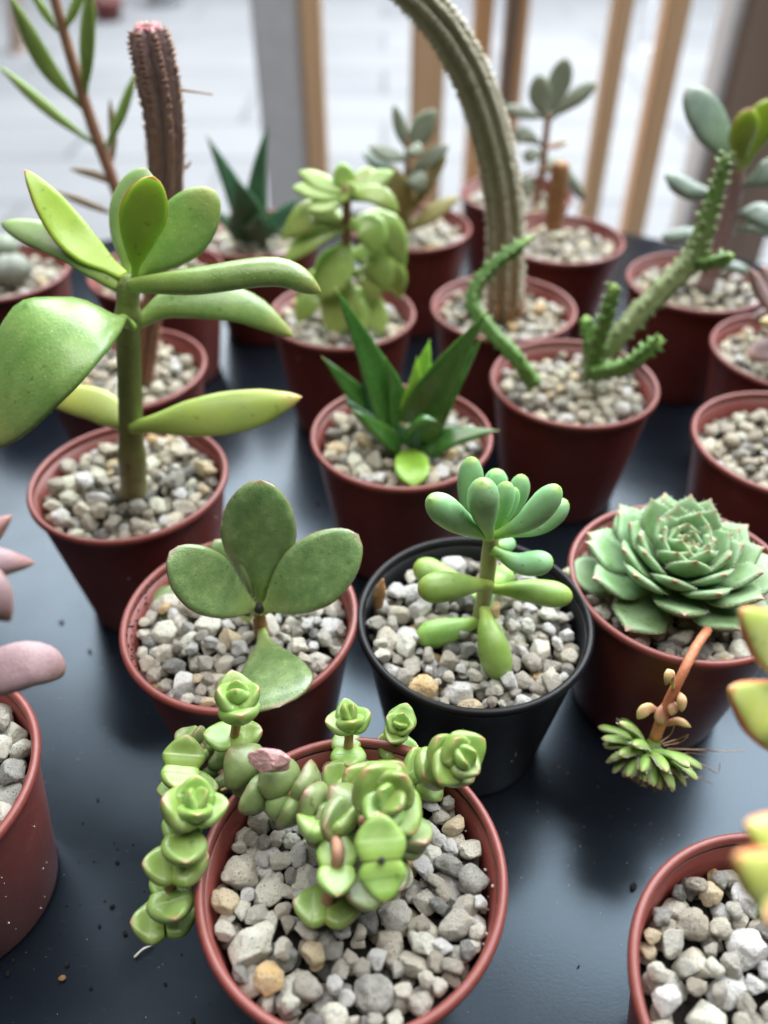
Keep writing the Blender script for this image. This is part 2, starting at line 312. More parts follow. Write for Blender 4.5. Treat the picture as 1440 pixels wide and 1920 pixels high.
M['grey'] = leafmat('grey_green_leaf', (0.17, 0.20, 0.145), (0.23, 0.265, 0.195), edge=(0.22, 0.15, 0.09), rough=0.55, sss=0.15, edger=(0.9, 1), nscale=200, bump=0.2)
M['olive'] = leafmat('olive_leaf', (0.25, 0.22, 0.08), (0.31, 0.28, 0.12), edge=(0.36, 0.21, 0.07), rough=0.5, sss=0.25, edger=(0.8, 1), nscale=200, bump=0.2)
M['mauve'] = leafmat('mauve_leaf', (0.27, 0.17, 0.185), (0.37, 0.25, 0.255), tip=(0.36, 0.18, 0.14), base=(0.34, 0.27, 0.24), edge=(0.40, 0.23, 0.12), rough=0.48, sss=0.12, tipr=(0.75, 1), edger=(0.95, 1), nscale=260, bump=0.4)
M['plum'] = leafmat('plum_leaf', (0.26, 0.17, 0.17), (0.34, 0.24, 0.24), tip=(0.4, 0.2, 0.15), rough=0.5, sss=0.15, tipr=(0.8, 1), nscale=200, bump=0.2)
M['lime'] = leafmat('lime_leaf', (0.50, 0.58, 0.13), (0.60, 0.65, 0.26), edge=(0.66, 0.16, 0.08), tip=(0.66, 0.40, 0.18), rough=0.36, sss=0.3, edger=(0.84, 0.97), tipr=(0.95, 1.0), nscale=180, bump=0.1)
M['body'] = leafmat('grey_stone_plant', (0.15, 0.17, 0.14), (0.22, 0.24, 0.20), rough=0.6, sss=0.1, nscale=300, bump=0.3)

# ------------------------------------------------------------------ shape generators
PROF = {  # half width along the leaf, where the round end starts, superellipse power of the section
    'jade':   ([(0, .17), (.1, .19), (.25, .45), (.45, .80), (.65, 1), (.8, 1), (1, .9)], .62, .75),
    'spatula': ([(0, .12), (.18, .18), (.4, .5), (.65, .88), (.85, 1), (1, 1)], .80, .75),
    'finger': ([(0, .34), (.15, .42), (.4, .72), (.65, .97), (.8, 1), (1, 1)], .74, 1.0),
    'spear':  ([(0, .9), (.15, 1), (.35, .86), (.6, .56), (.8, .30), (.95, .07), (1, .0)], 2, .8),
    'strap':  ([(0, .35), (.1, .55), (.35, .95), (.6, 1), (.85, .75), (1, .45)], .8, .8),
    'lance':  ([(0, .30), (.12, .42), (.35, .85), (.55, 1), (.75, .84), (.9, .45), (1, .12)], .93, .75),
    'semp':   ([(0, .40), (.3, .72), (.55, .98), (.68, 1), (.78, .82), (.87, .46), (.94, .17), (.985, .05), (1, .0)], 2, .75),
    'button': ([(0, .78), (.20, .96), (.36, 1), (.58, .91), (.78, .64), (1, .24)], .86, .8),
}
def blade_mesh(pts, width, thick, normal, prof, nst=22, ns=18, cup=0.0, fold=0.0, wob=0.0, taperT=True):
    """a fleshy leaf: a section swept from base to tip along pts; width is the full width"""
    tab, ta, ex = PROF[prof]
    ts = [0.5 - 0.5 * math.cos(math.pi * i / (nst - 1)) for i in range(nst)]
    ts = [t * 0.6 + (i / (nst - 1)) * 0.4 for i, t in enumerate(ts)]
    dense = crom(pts, 61)
    def pos(t):
        x = t * 60; j = min(int(x), 59); return dense[j].lerp(dense[j + 1], x - j)
    verts, faces, al, ed = [], [], [], []
    n0 = Vector(normal).normalized(); ph = random.random() * 6
    for i, t in enumerate(ts):
        p = pos(t); T = (pos(min(1, t + .02)) - pos(max(0, t - .02))).normalized()
        side = T.cross(n0)
        side = side.normalized() if side.length > 1e-4 else T.orthogonal().normalized()
        nn = side.cross(T).normalized()
        k = interp(tab, t)
        if t > ta: k *= math.sqrt(max(0, 1 - ((t - ta) / (1 - ta)) ** 2))
        hw = width / 2 * max(k, 0.02) * (1 + wob * math.sin(ph + t * 9))
        kt = 1.0
        if taperT: kt = (k if prof in ('finger', 'button') else min(1, 0.45 + 0.75 * math.sqrt(k)) * (math.sqrt(max(0.0, 1 - max(0, (t - .8) / .2) ** 2)) if t > .8 else 1))
        ht = thick / 2 * max(kt, 0.02)
        ht = min(ht, hw * 1.05)
        for j in range(ns):
            a = 2 * math.pi * j / ns
            ca, sa = math.cos(a), math.sin(a)
            x = hw * ca
            y = ht * math.copysign(abs(sa) ** ex, sa) + cup * hw * (ca * ca) + fold * hw * abs(ca)
            verts.append(p + side * x + nn * y); al.append(t); ed.append(max(abs(ca), t if t > .97 else 0))
    for i in range(nst - 1):
        for j in range(ns):
            k = (j + 1) % ns
            faces.append((i * ns + j, i * ns + k, (i + 1) * ns + k, (i + 1) * ns + j))
    b0 = len(verts); verts.append(pos(0)); al.append(0); ed.append(0)
    verts.append(pos(1) + (pos(1) - pos(.97)) * .05); al.append(1); ed.append(1)
    for j in range(ns):
        k = (j + 1) % ns
        faces.append((b0, k, j)); faces.append((b0 + 1, (nst - 1) * ns + j, (nst - 1) * ns + k))
    me = mesh('leaf', verts, faces)
    for nm, dat in (('along', al), ('edge', ed)):
        at = me.attributes.new(nm, 'FLOAT', 'POINT'); at.data.foreach_set('value', dat)
    return me
def leaf(parent, pts, wpx, tmm, mat, prof='jade', face=(0, -.55, .83), name='leaf', label=None, **kw):
    """pts: (px, py, y) triples along the leaf; wpx width in photograph pixels, tmm thickness in millimetres"""
    P = [V(*p) for p in pts]
    mid = P[len(P) // 2]
    me = blade_mesh(P, wpx * mpp(mid), tmm / 1000, face, prof, **kw)
    o = link(name, me, parent, M[mat])
    if label: o['label'] = label
    return o

def tube_mesh(P, radii, n=40, ns=14, ribs=0, ribd=0.0, tex=0.0, twist=0.0, cap=True):
    pts = crom(P, n); verts, faces, al, ed = [], [], [], []
    ref = None
    for i, p in enumerate(pts):
        t = i / (n - 1)
        T = (pts[min(n - 1, i + 1)] - pts[max(0, i - 1)]).normalized()
        if ref is None: ref = T.orthogonal().normalized()
        ref = (ref - T * ref.dot(T)).normalized(); b = T.cross(ref)
        r = interp(radii, t)
        for j in range(ns):
            a = 2 * math.pi * j / ns
            k = 1.0; e = 0
            if ribs:
                e = 0.5 + 0.5 * math.cos(ribs * a + twist * t); k = 1 - ribd + ribd * e ** 0.8
            rr = r * k * (1 + tex * mnoise.noise(p * 900 + Vector((j, 0, 0))))
            verts.append(p + (ref * math.cos(a) + b * math.sin(a)) * rr); al.append(t); ed.append(e * .8)
    for i in range(n - 1):
        for j in range(ns):
            k = (j + 1) % ns
            faces.append((i * ns + j, i * ns + k, (i + 1) * ns + k, (i + 1) * ns + j))
    if cap:
        c0 = len(verts); verts += [pts[0], pts[-1] + (pts[-1] - pts[-2]) * .3]; al += [0, 1]; ed += [0, 0]
        for j in range(ns):
            k = (j + 1) % ns
            faces.append((c0, k, j)); faces.append((c0 + 1, (n - 1) * ns + j, (n - 1) * ns + k))
    me = mesh('stem', verts, faces)
    for nm, dat in (('along', al), ('edge', ed)):
        at = me.attributes.new(nm, 'FLOAT', 'POINT'); at.data.foreach_set('value', dat)
    return me
def local_radii(Pp, rpx):
    cs = crom(Pp, 41)
    if not isinstance(rpx, list): rpx = [(0, rpx), (1, rpx)]
    return [(i / 40, interp(rpx, i / 40) * mpp(cs[i])) for i in range(41)]
def stem(parent, pts, rpx, mat, name='stem', px=True, **kw):
    P = [V(*p) for p in pts] if px else pts
    rad = local_radii(P, rpx)
    return link(name, tube_mesh(P, rad, **kw), parent, M[mat])

def spikes_mesh(items):
    """joined little cones: (base point, direction, length, radius)"""
    verts, faces = [], []
    for p, d, ln, r in items:
        d = d.normalized(); u = d.orthogonal().normalized(); v = d.cross(u); b = len(verts)
        for j in range(5):
            a = j * 2 * math.pi / 5
            verts.append(p + (u * math.cos(a) + v * math.sin(a)) * r)
        verts.append(p + d * ln)
        for j in range(5): faces.append((b + j, b + (j + 1) % 5, b + 5))
    return mesh('spine', verts, faces)

def lathe(prof, seg=72, name='body'):
    verts, faces = [], []
    for r, z in prof:
        for j in range(seg):
            a = 2 * math.pi * j / seg; verts.append((r * math.cos(a), r * math.sin(a), z))
    for i in range(len(prof) - 1):
        for j in range(seg):
            k = (j + 1) % seg
            faces.append((i * seg + j, i * seg + k, (i + 1) * seg + k, (i + 1) * seg + j))
    faces.append(tuple(range(seg))[::-1])
    return mesh(name, verts, faces)

# ------------------------------------------------------------------ setting: pavement, screen, table
TZ = -0.72
gm = mesh('pavement', [(-30, -4, TZ), (30, -4, TZ), (30, 60, TZ), (-30, 60, TZ)], [(0, 1, 2, 3)], False)
tag(link('pavement', gm, None, M['pave']), kind='structure', label='pale grey street paving beyond the table')

def box_mesh(x0, x1, y0, y1, z0, z1, bev=0.002):
    bm = bmesh.new(); bmesh.ops.create_cube(bm, size=1)
    for v in bm.verts: v.co = Vector((x0 + (v.co.x + .5) * (x1 - x0), y0 + (v.co.y + .5) * (y1 - y0), z0 + (v.co.z + .5) * (z1 - z0)))
    bmesh.ops.bevel(bm, geom=list(bm.edges), offset=bev, segments=2, affect='EDGES')
    me = bpy.data.meshes.new('box'); bm.to_mesh(me); bm.free(); return me
SY = 0.95
def xat(px, py, y): return V(px, py, y).x
scr = empty('wooden_slat_screen', (0.2, SY, TZ), 'open screen of upright light wooden slats and wide posts behind the table', 'screen')
def slat(px0, px1, mat, name, y=SY, d=0.03, py=60):
    a, b_ = xat(px0, py, y), xat(px1, py, y)
    return link(name, box_mesh(a, b_, y, y + d, TZ + 0.04, 0.34, 0.003), scr, M[mat])
slat(473, 562, 'greypaint', 'post', SY + .02, .05); slat(563, 602, 'wood', 'slat', SY + .012, .04)
slat(772, 838, 'wood', 'slat'); slat(888, 924, 'wood', 'slat', SY + .1); slat(948, 972, 'darkwood', 'slat', SY + .06); slat(973, 990, 'wood', 'slat', SY + .055)
slat(1148, 1182, 'wood', 'slat'); slat(1244, 1288, 'wood', 'slat')
slat(1372, 1392, 'greypaint', 'post', SY - .02, .05); slat(1393, 1560, 'darkwood', 'post', SY - .03, .06)
ra = xat(440, 60, SY); rb_ = xat(1600, 60, SY)
link('rail', box_mesh(ra, rb_, SY - .06, SY + .16, TZ, TZ + .05, .004), scr, M['wood'])
link('rail', box_mesh(ra, rb_, SY - .06, SY + .16, .335, .385, .004), scr, M['wood'])

# blurred things far down the pavement
def far_post(px, py0, py1, wpx, y, mat, label, lean=0.0):
    base = V(px, py1, y); m_ = mpp(base)
    e = empty('leaning_post', base, label, 'post')
    top = V(px - lean, py0 - 160, y)
    link('shaft', tube_mesh([base, (base + top) / 2, top], [(0, wpx * m_ / 2), (1, wpx * m_ / 2 * .8)], 12, 10), e, M[mat])
    link('foot', tube_mesh([base - Vector((0, 0, .012)), base + Vector((0, 0, .02))], [(0, wpx * m_ * .7), (1, wpx * m_ * .55)], 4, 12), e, M[mat])
    return e
gz = lambda px, py: Z(px, py, TZ).y
far_post(34, 0, 98, 26, gz(34, 98), 'darkwood', 'blurred brown leg leaning over the paving in the top left corner', 24)
far_post(1212, 0, 92, 20, gz(1212, 92), 'greypaint', 'blurred grey post standing between two slats at the top', -26)
def planter(px, py, hpx, wpx, pot, fol, label):
    y = gz(px, py); b = V(px, py, y); m_ = mpp(b)
    e = empty('street_planter', b, label, 'planter')
    W = wpx * m_
    link('body', lathe([(W * .36, .0), (W * .48, W * .5), (W * .52, W * .52), (W * .52, W * .6), (W * .44, W * .6), (W * .42, W * .5), (.01, W * .5)], 28), e, M[pot]).location = b
    rr = random.Random(px); vs_, fs = [], []
    for i in range(260):
        d = Vector((rr.gauss(0, 1), rr.gauss(0, 1), rr.gauss(0, 1))).normalized() * (rr.random() ** .4) * W * .55
        c = b + Vector((0, 0, W * .95)) + d; u = Vector((rr.gauss(0, 1), rr.gauss(0, 1), rr.gauss(0, 1))).normalized(); v = u.orthogonal().normalized(); s_ = W * .09
        k = len(vs_); vs_ += [c - u * s_, c + v * s_ * .5, c + u * s_, c - v * s_ * .5]; fs.append((k, k + 1, k + 2, k + 3))
    tag(link('foliage', mesh('foliage', vs_, fs, False), e, M[fol]), kind='stuff')
planter(205, 38, 40, 60, 'terra', 'plum', 'small blurred reddish planter on the far paving at the top left')
planter(310, 10, 40, 70, 'greypaint', 'grey', 'grey blurred planter with dull foliage far beyond the purple cactus')

TC = Vector((0, 0.197, 0)); TR = 0.313
tb = empty('round_table', (TC.x, TC.y, TZ), 'round black satin metal table carrying all the small pots', 'table')
tt = link('table_top', lathe([(.02, -.022), (TR - .004, -.022), (TR - .001, -.019), (TR, -.012), (TR, -.005), (TR - .0015, -.0015), (TR - .005, 0.0), (TR * .66, 0), (TR * .33, 0), (.004, 0), (.0005, 0)], 160, 'table_top'), tb, M['table'])
tt.location = TC
link('pedestal', tube_mesh([Vector((0, TC.y, TZ + .02)), Vector((0, TC.y, -.35)), Vector((0, TC.y, -.021))], [(0, .035), (.5, .03), (1, .035)], 10, 24), tb, M['table'])
link('foot', lathe([(.2, 0), (.2, .012), (.1, .02), (.04, .03)], 48), tb, M['table']).location = (0, TC.y, TZ)

# ------------------------------------------------------------------ pots and their pebbles
def pot_profiles(H=RIM):
    body = [(.0193, 0), (.0197, .0006)] + [(.0198 + .0063 * k / 8, .001 + (H - .0040) * k / 8) for k in range(9)] + [(.0263, H - .0023),
            (.0255, H - .0022), (.0246, H - .010), (.0226, .020), (.0208, .008), (.001, .0075)]
    lip = []
    for i in range(15):
        a = -math.pi / 2 + 2 * math.pi * i / 14
        lip.append((.02655 + .00095 * math.cos(a), H - .0012 + .00115 * math.sin(a)))
    return body, lip
BODY, LIP = pot_profiles()
body_me = lathe(BODY, 80); lip_v, lip_f = [], []
SEG = 80
for r_, z_ in LIP:
    for j in range(SEG):
        a = 2 * math.pi * j / SEG; lip_v.append((r_ * math.cos(a), r_ * math.sin(a), z_))
for i in range(len(LIP) - 1):
    for j in range(SEG):
        k = (j + 1) % SEG; lip_f.append((i * SEG + j, i * SEG + k, (i + 1) * SEG + k, (i + 1) * SEG + j))
lip_me = mesh('rim', lip_v, lip_f)
POTMESH = {}
def pot(c, colour, label):
    e = empty('plant_pot', (c[0], c[1], 0.0004), label, 'pot', 'small plant pots on the black table')
    if colour not in POTMESH:
        a, b_ = body_me.copy(), lip_me.copy(); a.materials.append(M[colour]); b_.materials.append(M[colour]); POTMESH[colour] = (a, b_)
    a, b_ = POTMESH[colour]
    up = e
    for nm, me in (('body', a), ('rim', b_)):
        o = bpy.data.objects.new(nm, me); COL.objects.link(o); o.parent = up; up = o
        o.rotation_euler.z = random.random() * 6
    return e

def pebble_mesh(seed, sub):
    rr = random.Random(seed); bm = bmesh.new(); bmesh.ops.create_icosphere(bm, subdivisions=sub, radius=1)
    off = Vector((rr.random() * 50, rr.random() * 50, rr.random() * 50))
    planes = [(Vector((rr.gauss(0, 1), rr.gauss(0, 1), rr.gauss(0, 1))).normalized(), rr.uniform(.55, .9)) for _ in range(rr.randint(4, 11))]
    sc = Vector((rr.uniform(.9, 1.28), rr.uniform(.82, 1.05), rr.uniform(.68, .95)))
    soft = rr.uniform(.6, .95)
    for v in bm.verts:
        n = v.co.normalized(); p = n * (1 + .26 * mnoise.noise(n * 1.1 + off) + .13 * mnoise.noise(n * 2.6 + off) + .05 * mnoise.noise(n * 6.0 + off))
        for pn, d in planes:
            e = p.dot(pn) - d
            if e > 0: p = p - pn * e * soft
        v.co = Vector((p.x * sc.x, p.y * sc.y, p.z * sc.z))
    me = bpy.data.meshes.new('pebble'); bm.to_mesh(me); bm.free()
    me.polygons.foreach_set('use_smooth', [True] * len(me.polygons)); return me
PEB = {}
for q, sub in (('hi', 4), ('lo', 2)):
    for mt in ('peb', 'pebw'):
        PEB[q, mt] = []
        for s_ in range(16):
            me = pebble_mesh(s_, sub); me.materials.append(M[mt]); PEB[q, mt].append(me)
soil_me = lathe([(.0236, -.004), (.0236, -.0005), (.018, .0004), (.009, .0002), (.0005, 0)], 40, 'soil'); soil_me.materials.append(M['soil'])

def bed(c, label, fill=.0045, q='hi', mt='peb', rmin=.0020, rmax=.0036, nmax=290, mound=0.0, holes=(), frame=True, tilt=0.0):
    """pebbles dropped one by one into the pot until they reach `fill` below the rim"""
    e = empty('pebble_bed', (c[0], c[1], RIM - .015), label, 'gravel', 'pebble top dressing in the pots')
    so = bpy.data.objects.new('soil', soil_me); COL.objects.link(so); so.parent = e; so.location = (0, 0, .0048)
    X = np.zeros((0, 4)); fl = RIM - .0095; top = RIM - fill; rej = 0
    RI = .0251
    while len(X) < nmax and rej < 220:
        r = rmin + (rmax - rmin) * rng.random() ** 1.9
        best = None
        for _ in range(14):
            a = rng.random() * 2 * math.pi; d = (RI - r * .9) * math.sqrt(rng.random())
            x, y = d * math.cos(a), d * math.sin(a)
            if any((x - hx) ** 2 + (y - hy) ** 2 < (hr + r * .6) ** 2 for hx, hy, hr in holes): continue
            z = fl + r * .75
            if len(X):
                dd = np.hypot(X[:, 0] - x, X[:, 1] - y); s = (X[:, 3] + r) * .86; m_ = dd < s
                if m_.any(): z = max(z, (X[m_, 2] + np.sqrt(s[m_] ** 2 - dd[m_] ** 2) * .80).max())
            lim = top - r * .55 + mound * (1 - (d / RI) ** 2) + tilt * (y / RI)
            sc_ = z - mound * (1 - (d / RI) ** 2) - tilt * (y / RI)
            if z <= lim and (best is None or sc_ < best[0]): best = (sc_, x, y, z, r)
        if best is None: rej += 1; continue
        X = np.vstack([X, [best[1], best[2], best[3], best[4]]])
    me_l = PEB[q, mt]
    for x, y, z, r in X:
        p = Vector((c[0] + x, c[1] + y, z)); px, py = project(p)
        if frame and not (-120 < px < 1560 and -120 < py < 2060): continue
        # left out when wholly buried under others
        dd = np.hypot(X[:, 0] - x, X[:, 1] - y)
        if ((dd < r * 1.1) & (X[:, 2] > z + r)).sum() >= 3: continue
        o = bpy.data.objects.new('pebble', me_l[random.randrange(16)]); COL.objects.link(o); o.parent = e
        o.location = p - Vector(e.location); o.scale = (r, r, r)
        o.rotation_euler = (random.uniform(-.7, .7), random.uniform(-.7, .7), random.random() * 6.28)
    return e

def zc(px, py): p = Z(px, py, RIM); return (p.x, p.y)
P = dict(crassula=(-.0057, .0685), jade=(-.0334, .1287), sedum=(.021, .1285), semp=(.0727, .1412), money=(-.0714, .1805), haw=(.0053, .202),
         spiny=(.0623, .2319), tall=(.0451, .2847), purple=(-.0872, .2404), pale=(-.0156, .2796), stick=(.0775, .3498), blue=(.1244, .307),
         gravel=(.1195, .1978), fright=(.0666, .0482), fleft=(-.095, .086), body=(-.1558, .3159), hawback=zc(487, 436), linear=zc(294, 508),
         olive=zc(770, 424), far=zc(968, 362), plum=(.1415, .2515), lime=(.1235, .0905))
T_ = 'terracotta plastic pot '
pot(P['crassula'], 'terra', T_ + 'at the bottom, fat stacked green leaves spilling over its rim')
pot(P['jade'], 'terra', T_ + 'with soil-stained inner wall, holding five flat oval dark leaves')
pot(P['sedum'], 'black', 'the only black plastic pot, holding the finger-leaved plant')
pot(P['semp'], 'terra', T_ + 'under the grey-green pointed rosette at the right')
pot(P['money'], 'terra', T_ + 'at the left holding the tall thick-stemmed green plant')
pot(P['haw'], 'terra', T_ + 'in the middle holding the dark green spiky rosette')
pot(P['spiny'], 'terra', T_ + 'holding the branching toothed green stems')
pot(P['tall'], 'terra', T_ + 'holding the tall bent grey cactus')
pot(P['purple'], 'terra', T_ + 'behind the thick-stemmed plant, holding the purple cactus')
pot(P['pale'], 'terra', T_ + 'holding the pale green leafy plant behind the spiky rosette')
pot(P['stick'], 'terra', T_ + 'at the back holding a short brown cut stem')
pot(P['blue'], 'terra', T_ + 'at the back right holding the blue-green oval-leaved plant')
pot(P['gravel'], 'terra', T_ + 'cut by the right edge, showing only pebbles')
pot(P['fright'], 'terra', T_ + 'in the bottom right corner full of large pale pebbles')
pot(P['fleft'], 'terra', T_ + 'cut by the left edge in front, under mauve leaves')
pot(P['body'], 'terra', T_ + 'at the far left holding a squat grey plant')
pot(P['hawback'], 'terra', T_ + 'at the back holding the darker spiky rosette')
pot(P['linear'], 'terra', T_ + 'behind the purple cactus holding the long narrow leaves')
pot(P['olive'], 'terra', T_ + 'behind the pale green plant holding olive folded leaves')
pot(P['far'], 'terra', T_ + 'farthest back, half hidden by the bent grey cactus')
pot(P['plum'], 'terra', T_ + 'at the right edge holding plum-coloured leaves')
pot(P['lime'], 'brown', 'brown plastic pot cut by the right edge under lime leaves with red edges')

def B(k, what, **kw): bed(P[k], what, **kw)
B('crassula', 'coarse white and grey pebbles in the pot at the bottom', rmin=.0014, rmax=.0037, fill=.0022, nmax=298, tilt=-.0014)
B('jade', 'grey and cream pebbles around the flat oval leaves', rmin=.0014, rmax=.0035, fill=.0032)
B('sedum', 'mixed pebbles in the black pot', rmin=.0011, rmax=.0034, fill=.0018)
B('semp', 'shaded pebbles under the grey-green rosette', rmin=.0012, rmax=.0034, fill=.0026)
B('money', 'heaped beige pebbles around the thick green stem', mt='pebw', rmin=.0012, rmax=.0031, fill=.0004, mound=.0020, tilt=.0018)
B('haw', 'beige pebbles around the dark spiky rosette', mt='pebw', rmin=.0013, rmax=.0033, fill=.0012)
B('fright', 'large pale rounded pebbles in the bottom right pot', rmin=.0016, rmax=.0040, fill=.0026)
B('fleft', 'white and grey pebbles in the front left pot', rmin=.0018, rmax=.0040, fill=.0018)
for k, what in (('spiny', 'cream pebbles around the branching toothed stems'), ('tall', 'pale pebbles around the bent grey cactus'),
                ('purple', 'beige pebbles around the purple cactus'), ('pale', 'pale pebbles under the light green leafy plant'),
                ('stick', 'cream pebbles around the brown cut stem'), ('blue', 'grey and beige pebbles under the blue-green plant'),
                ('gravel', 'pale pebbles filling the plantless pot at the right edge'), ('body', 'beige pebbles around the squat grey plant'),
                ('hawback', 'beige pebbles under the dark spiky rosette at the back'), ('linear', 'pale pebbles under the long narrow-leaved plant'),
                ('olive', 'white pebbles beside the olive folded leaves'), ('far', 'pale pebbles in the farthest pot'), ('plum', 'beige pebbles around the plum-coloured leaves'),
                ('lime', 'pebbles in the brown pot under the lime leaves')):
    B(k, what, q='lo', mt='pebw', rmin=.0013, rmax=.0029, fill=.0004, nmax=235)

# ------------------------------------------------------------------ plants
def plant(name, k, label, cat='plant', dz=-.010, off=(0, 0)):
    c = P[k]; return empty(name, (c[0] + off[0], c[1] + off[1], RIM + dz), label, cat)

# flat oval jade plant
y0 = .128
e = plant('jade_plant', 'jade', 'low plant of flat oval dark green leaves with a bare leaf lying forward')
stem(e, [(491, 1245, y0), (489, 1190, y0 - .001), (486, 1142, y0 - .001)], [(0, 13), (.6, 13), (1, 10)], 'bark', n=16, tex=.3)
leaf(e, [(490, 1150, y0 + .001), (484, 1040, y0 + .003), (489, 900, y0 + .006)], 141, 3.6, 'jade', 'jade', (0.05, -.93, .35), cup=-.04)
leaf(e, [(490, 1146, y0 - .001), (560, 1098, y0 - .001), (672, 1003, y0 + .004)], 132, 3.4, 'jade', 'jade', (.10, -.70, .68), cup=.14)
leaf(e, [(488, 1146, y0 - .002), (410, 1110, y0 - .006), (318, 1034, y0 - .006)], 118, 3.4, 'jade', 'jade', (.25, -.55, .80), cup=.16)
leaf(e, [(478, 1165, y0 + .003), (390, 1158, y0 + .008), (285, 1112, y0 + .012)], 92, 3.2, 'jade', 'jade', (-.15, -.25, .95))
leaf(e, [(482, 1150, y0 + .003), (440, 1090, y0 + .013), (402, 1012, y0 + .016)], 66, 3.0, 'jade', 'jade', (.4, -.7, .6))
leaf(e, [(491, 1180, .1262), (502, 1242, .1142), (524, 1326, .1002)], 150, 2.6, 'jade', 'spatula', (.0, -.42, .9), label='pale lower leaf lying over the pot rim')
leaf(e, [(474, 1120, y0), (462, 1085, y0 + .001), (448, 1045, y0 + .002)], 16, 2.0, 'crassdull', 'lance', (0, -1, .3), name='young_leaf')
link('leaf_scar', tube_mesh([V(486, 1143, y0 - .004), V(486, 1135, y0 - .0052)], [(0, .0011), (1, .0008)], 6, 10), e, M['soil'])

# finger-leaved sedum
y0 = .130
e = plant('sedum_plant', 'sedum', 'pale green plant with plump finger leaves standing in the black pot')
stem(e, [(897, 1235, y0), (900, 1165, y0), (912, 1090, y0), (922, 1000, y0 + .001)], [(0, 16), (.5, 15), (1, 15)], 'sedumstem', n=24, tex=.1)
for pts, wd, mt in (
    ([(920, 1008, y0), (862, 978, y0 - .006), (806, 935, y0 - .010)], 58, 'sedum'),
    ([(915, 1000, y0 + .004), (885, 945, y0 + .007), (883, 857, y0 + .008)], 50, 'sedum'),
    ([(918, 1005, y0 - .002), (908, 960, y0 - .007), (905, 902, y0 - .009)], 60, 'sedum'),
    ([(925, 985, y0 + .005), (927, 930, y0 + .009), (932, 880, y0 + .010)], 46, 'sedum'),
    ([(930, 1000, y0 + .001), (942, 955, y0 + .001), (950, 904, y0 + .001)], 40, 'sedum'),
    ([(938, 990, y0 + .003), (956, 955, y0 + .004), (966, 915, y0 + .004)], 26, 'sedum'),
    ([(940, 985, y0 + .006), (965, 945, y0 + .008), (980, 890, y0 + .009)], 40, 'sedum'),
    ([(930, 1004, y0 - .001), (990, 975, y0 - .004), (1048, 912, y0 - .005)], 52, 'sedum'),
    ([(935, 1004, y0 + .002), (1010, 985, y0 + .004), (1064, 938, y0 + .006)], 44, 'sedum'),
    ([(928, 1022, y0 + .004), (945, 1024, y0 + .008), (956, 1012, y0 + .012)], 34, 'sedum'),
    ([(922, 1030, y0 - .001), (975, 1056, y0 - .003), (1038, 1052, y0 - .004)], 49, 'sedum'),
    ([(918, 1096, y0 - .002), (855, 1098, y0 - .008), (783, 1106, y0 - .010)], 60, 'sedumlow'),
    ([(908, 1105, y0 + .003), (835, 1085, y0 + .008), (776, 1058, y0 + .011)], 54, 'sedumlow'),
    ([(918, 1104, y0), (990, 1108, y0 - .002), (1074, 1120, y0 - .003)], 52, 'sedumlow'),
    ([(912, 1100, y0 + .002), (935, 1090, y0 + .008), (952, 1066, y0 + .012)], 46, 'sedumlow'),
    ([(908, 1140, y0 + .002), (928, 1128, y0 + .007), (950, 1112, y0 + .011)], 34, 'sedum'),
    ([(906, 1120, y0 + .003), (890, 1122, y0 + .008), (872, 1108, y0 + .012)], 32, 'sedumlow'),
    ([(905, 1162, y0 - .001), (850, 1180, y0 - .003), (779, 1196, y0 - .004)], 54, 'sedumlow'),
    ([(908, 1142, y0 - .003), (920, 1195, y0 - .011), (940, 1275, y0 - .016)], 62, 'sedumlow'),
    ([(912, 1165, y0 + .001), (965, 1182, y0 + .001), (1027, 1196, y0 + .001)], 48, 'sedumlow')):
    leaf(e, pts, wd, wd * .13 * .80, mt, 'finger', (0, -.5, .85), nst=26, ns=20)

# houseleek rosette with its stolon
def rosette(e, centre, axis, n, rad, mat, lmax, wmax, thick, tilt0=4, tilt1=84, prof='semp', hair=0, fold=.10, dome=.55, lmin=.18):
    ax = Vector(axis).normalized(); u = ax.orthogonal().normalized(); v = ax.cross(u); hairs = []
    for i in range(n):
        t = i / (n - 1)                       # 0 outer .. 1 centre
        a = i * 2.39996 + random.uniform(-.12, .12)
        rd = u * math.cos(a) + v * math.sin(a)
        tl = R(tilt0 + (tilt1 - tilt0) * t ** .9 + random.uniform(-6, 6))
        ln = lmax * (lmin + (1 - lmin) * (1 - t) ** .75) * random.uniform(.92, 1.06)
        b0 = centre + ax * (dome * rad * t * .55) + rd * (rad * .10 * (1 - t) + .0004)
        d1 = (rd * math.cos(tl) + ax * math.sin(tl)); d2 = (rd * math.cos(tl + .35) + ax * math.sin(tl + .35))
        p1 = b0 + d1 * ln * .55; p2 = p1 + d2 * ln * .45
        nn = (ax * math.cos(tl) - rd * math.sin(tl))
        wdt = wmax * (.30 + .70 * (1 - t) ** .7) * random.uniform(.92, 1.06)
        me = blade_mesh([b0, p1, p2], wdt, thick * (.6 + .4 * (1 - t)), nn, prof, 18, 16, cup=.10, fold=fold)
        link('leaf', me, e, M[mat])
        if hair:
            T = (p2 - b0).normalized(); sd = T.cross(nn).normalized()
            for s_ in (-1, 1):
                for h in range(hair):
                    q = .3 + .68 * h / hair; tab = interp(PROF[prof][0], q)
                    pp = (b0.lerp(p1, q / .55) if q < .55 else p1.lerp(p2, (q - .55) / .45)) + sd * s_ * wdt / 2 * tab + nn * (fold + .1) * wdt / 2 * tab
                    hairs.append((pp, sd * s_ + T * .5 + nn * random.uniform(-.3, .5), random.uniform(.0005, .0011), .00007))
    if hairs: tag(link('leaf_hairs', spikes_mesh(hairs), e, M['hair']), kind='stuff')
ctr = Vector((.0712, .1425, RIM - .0012))
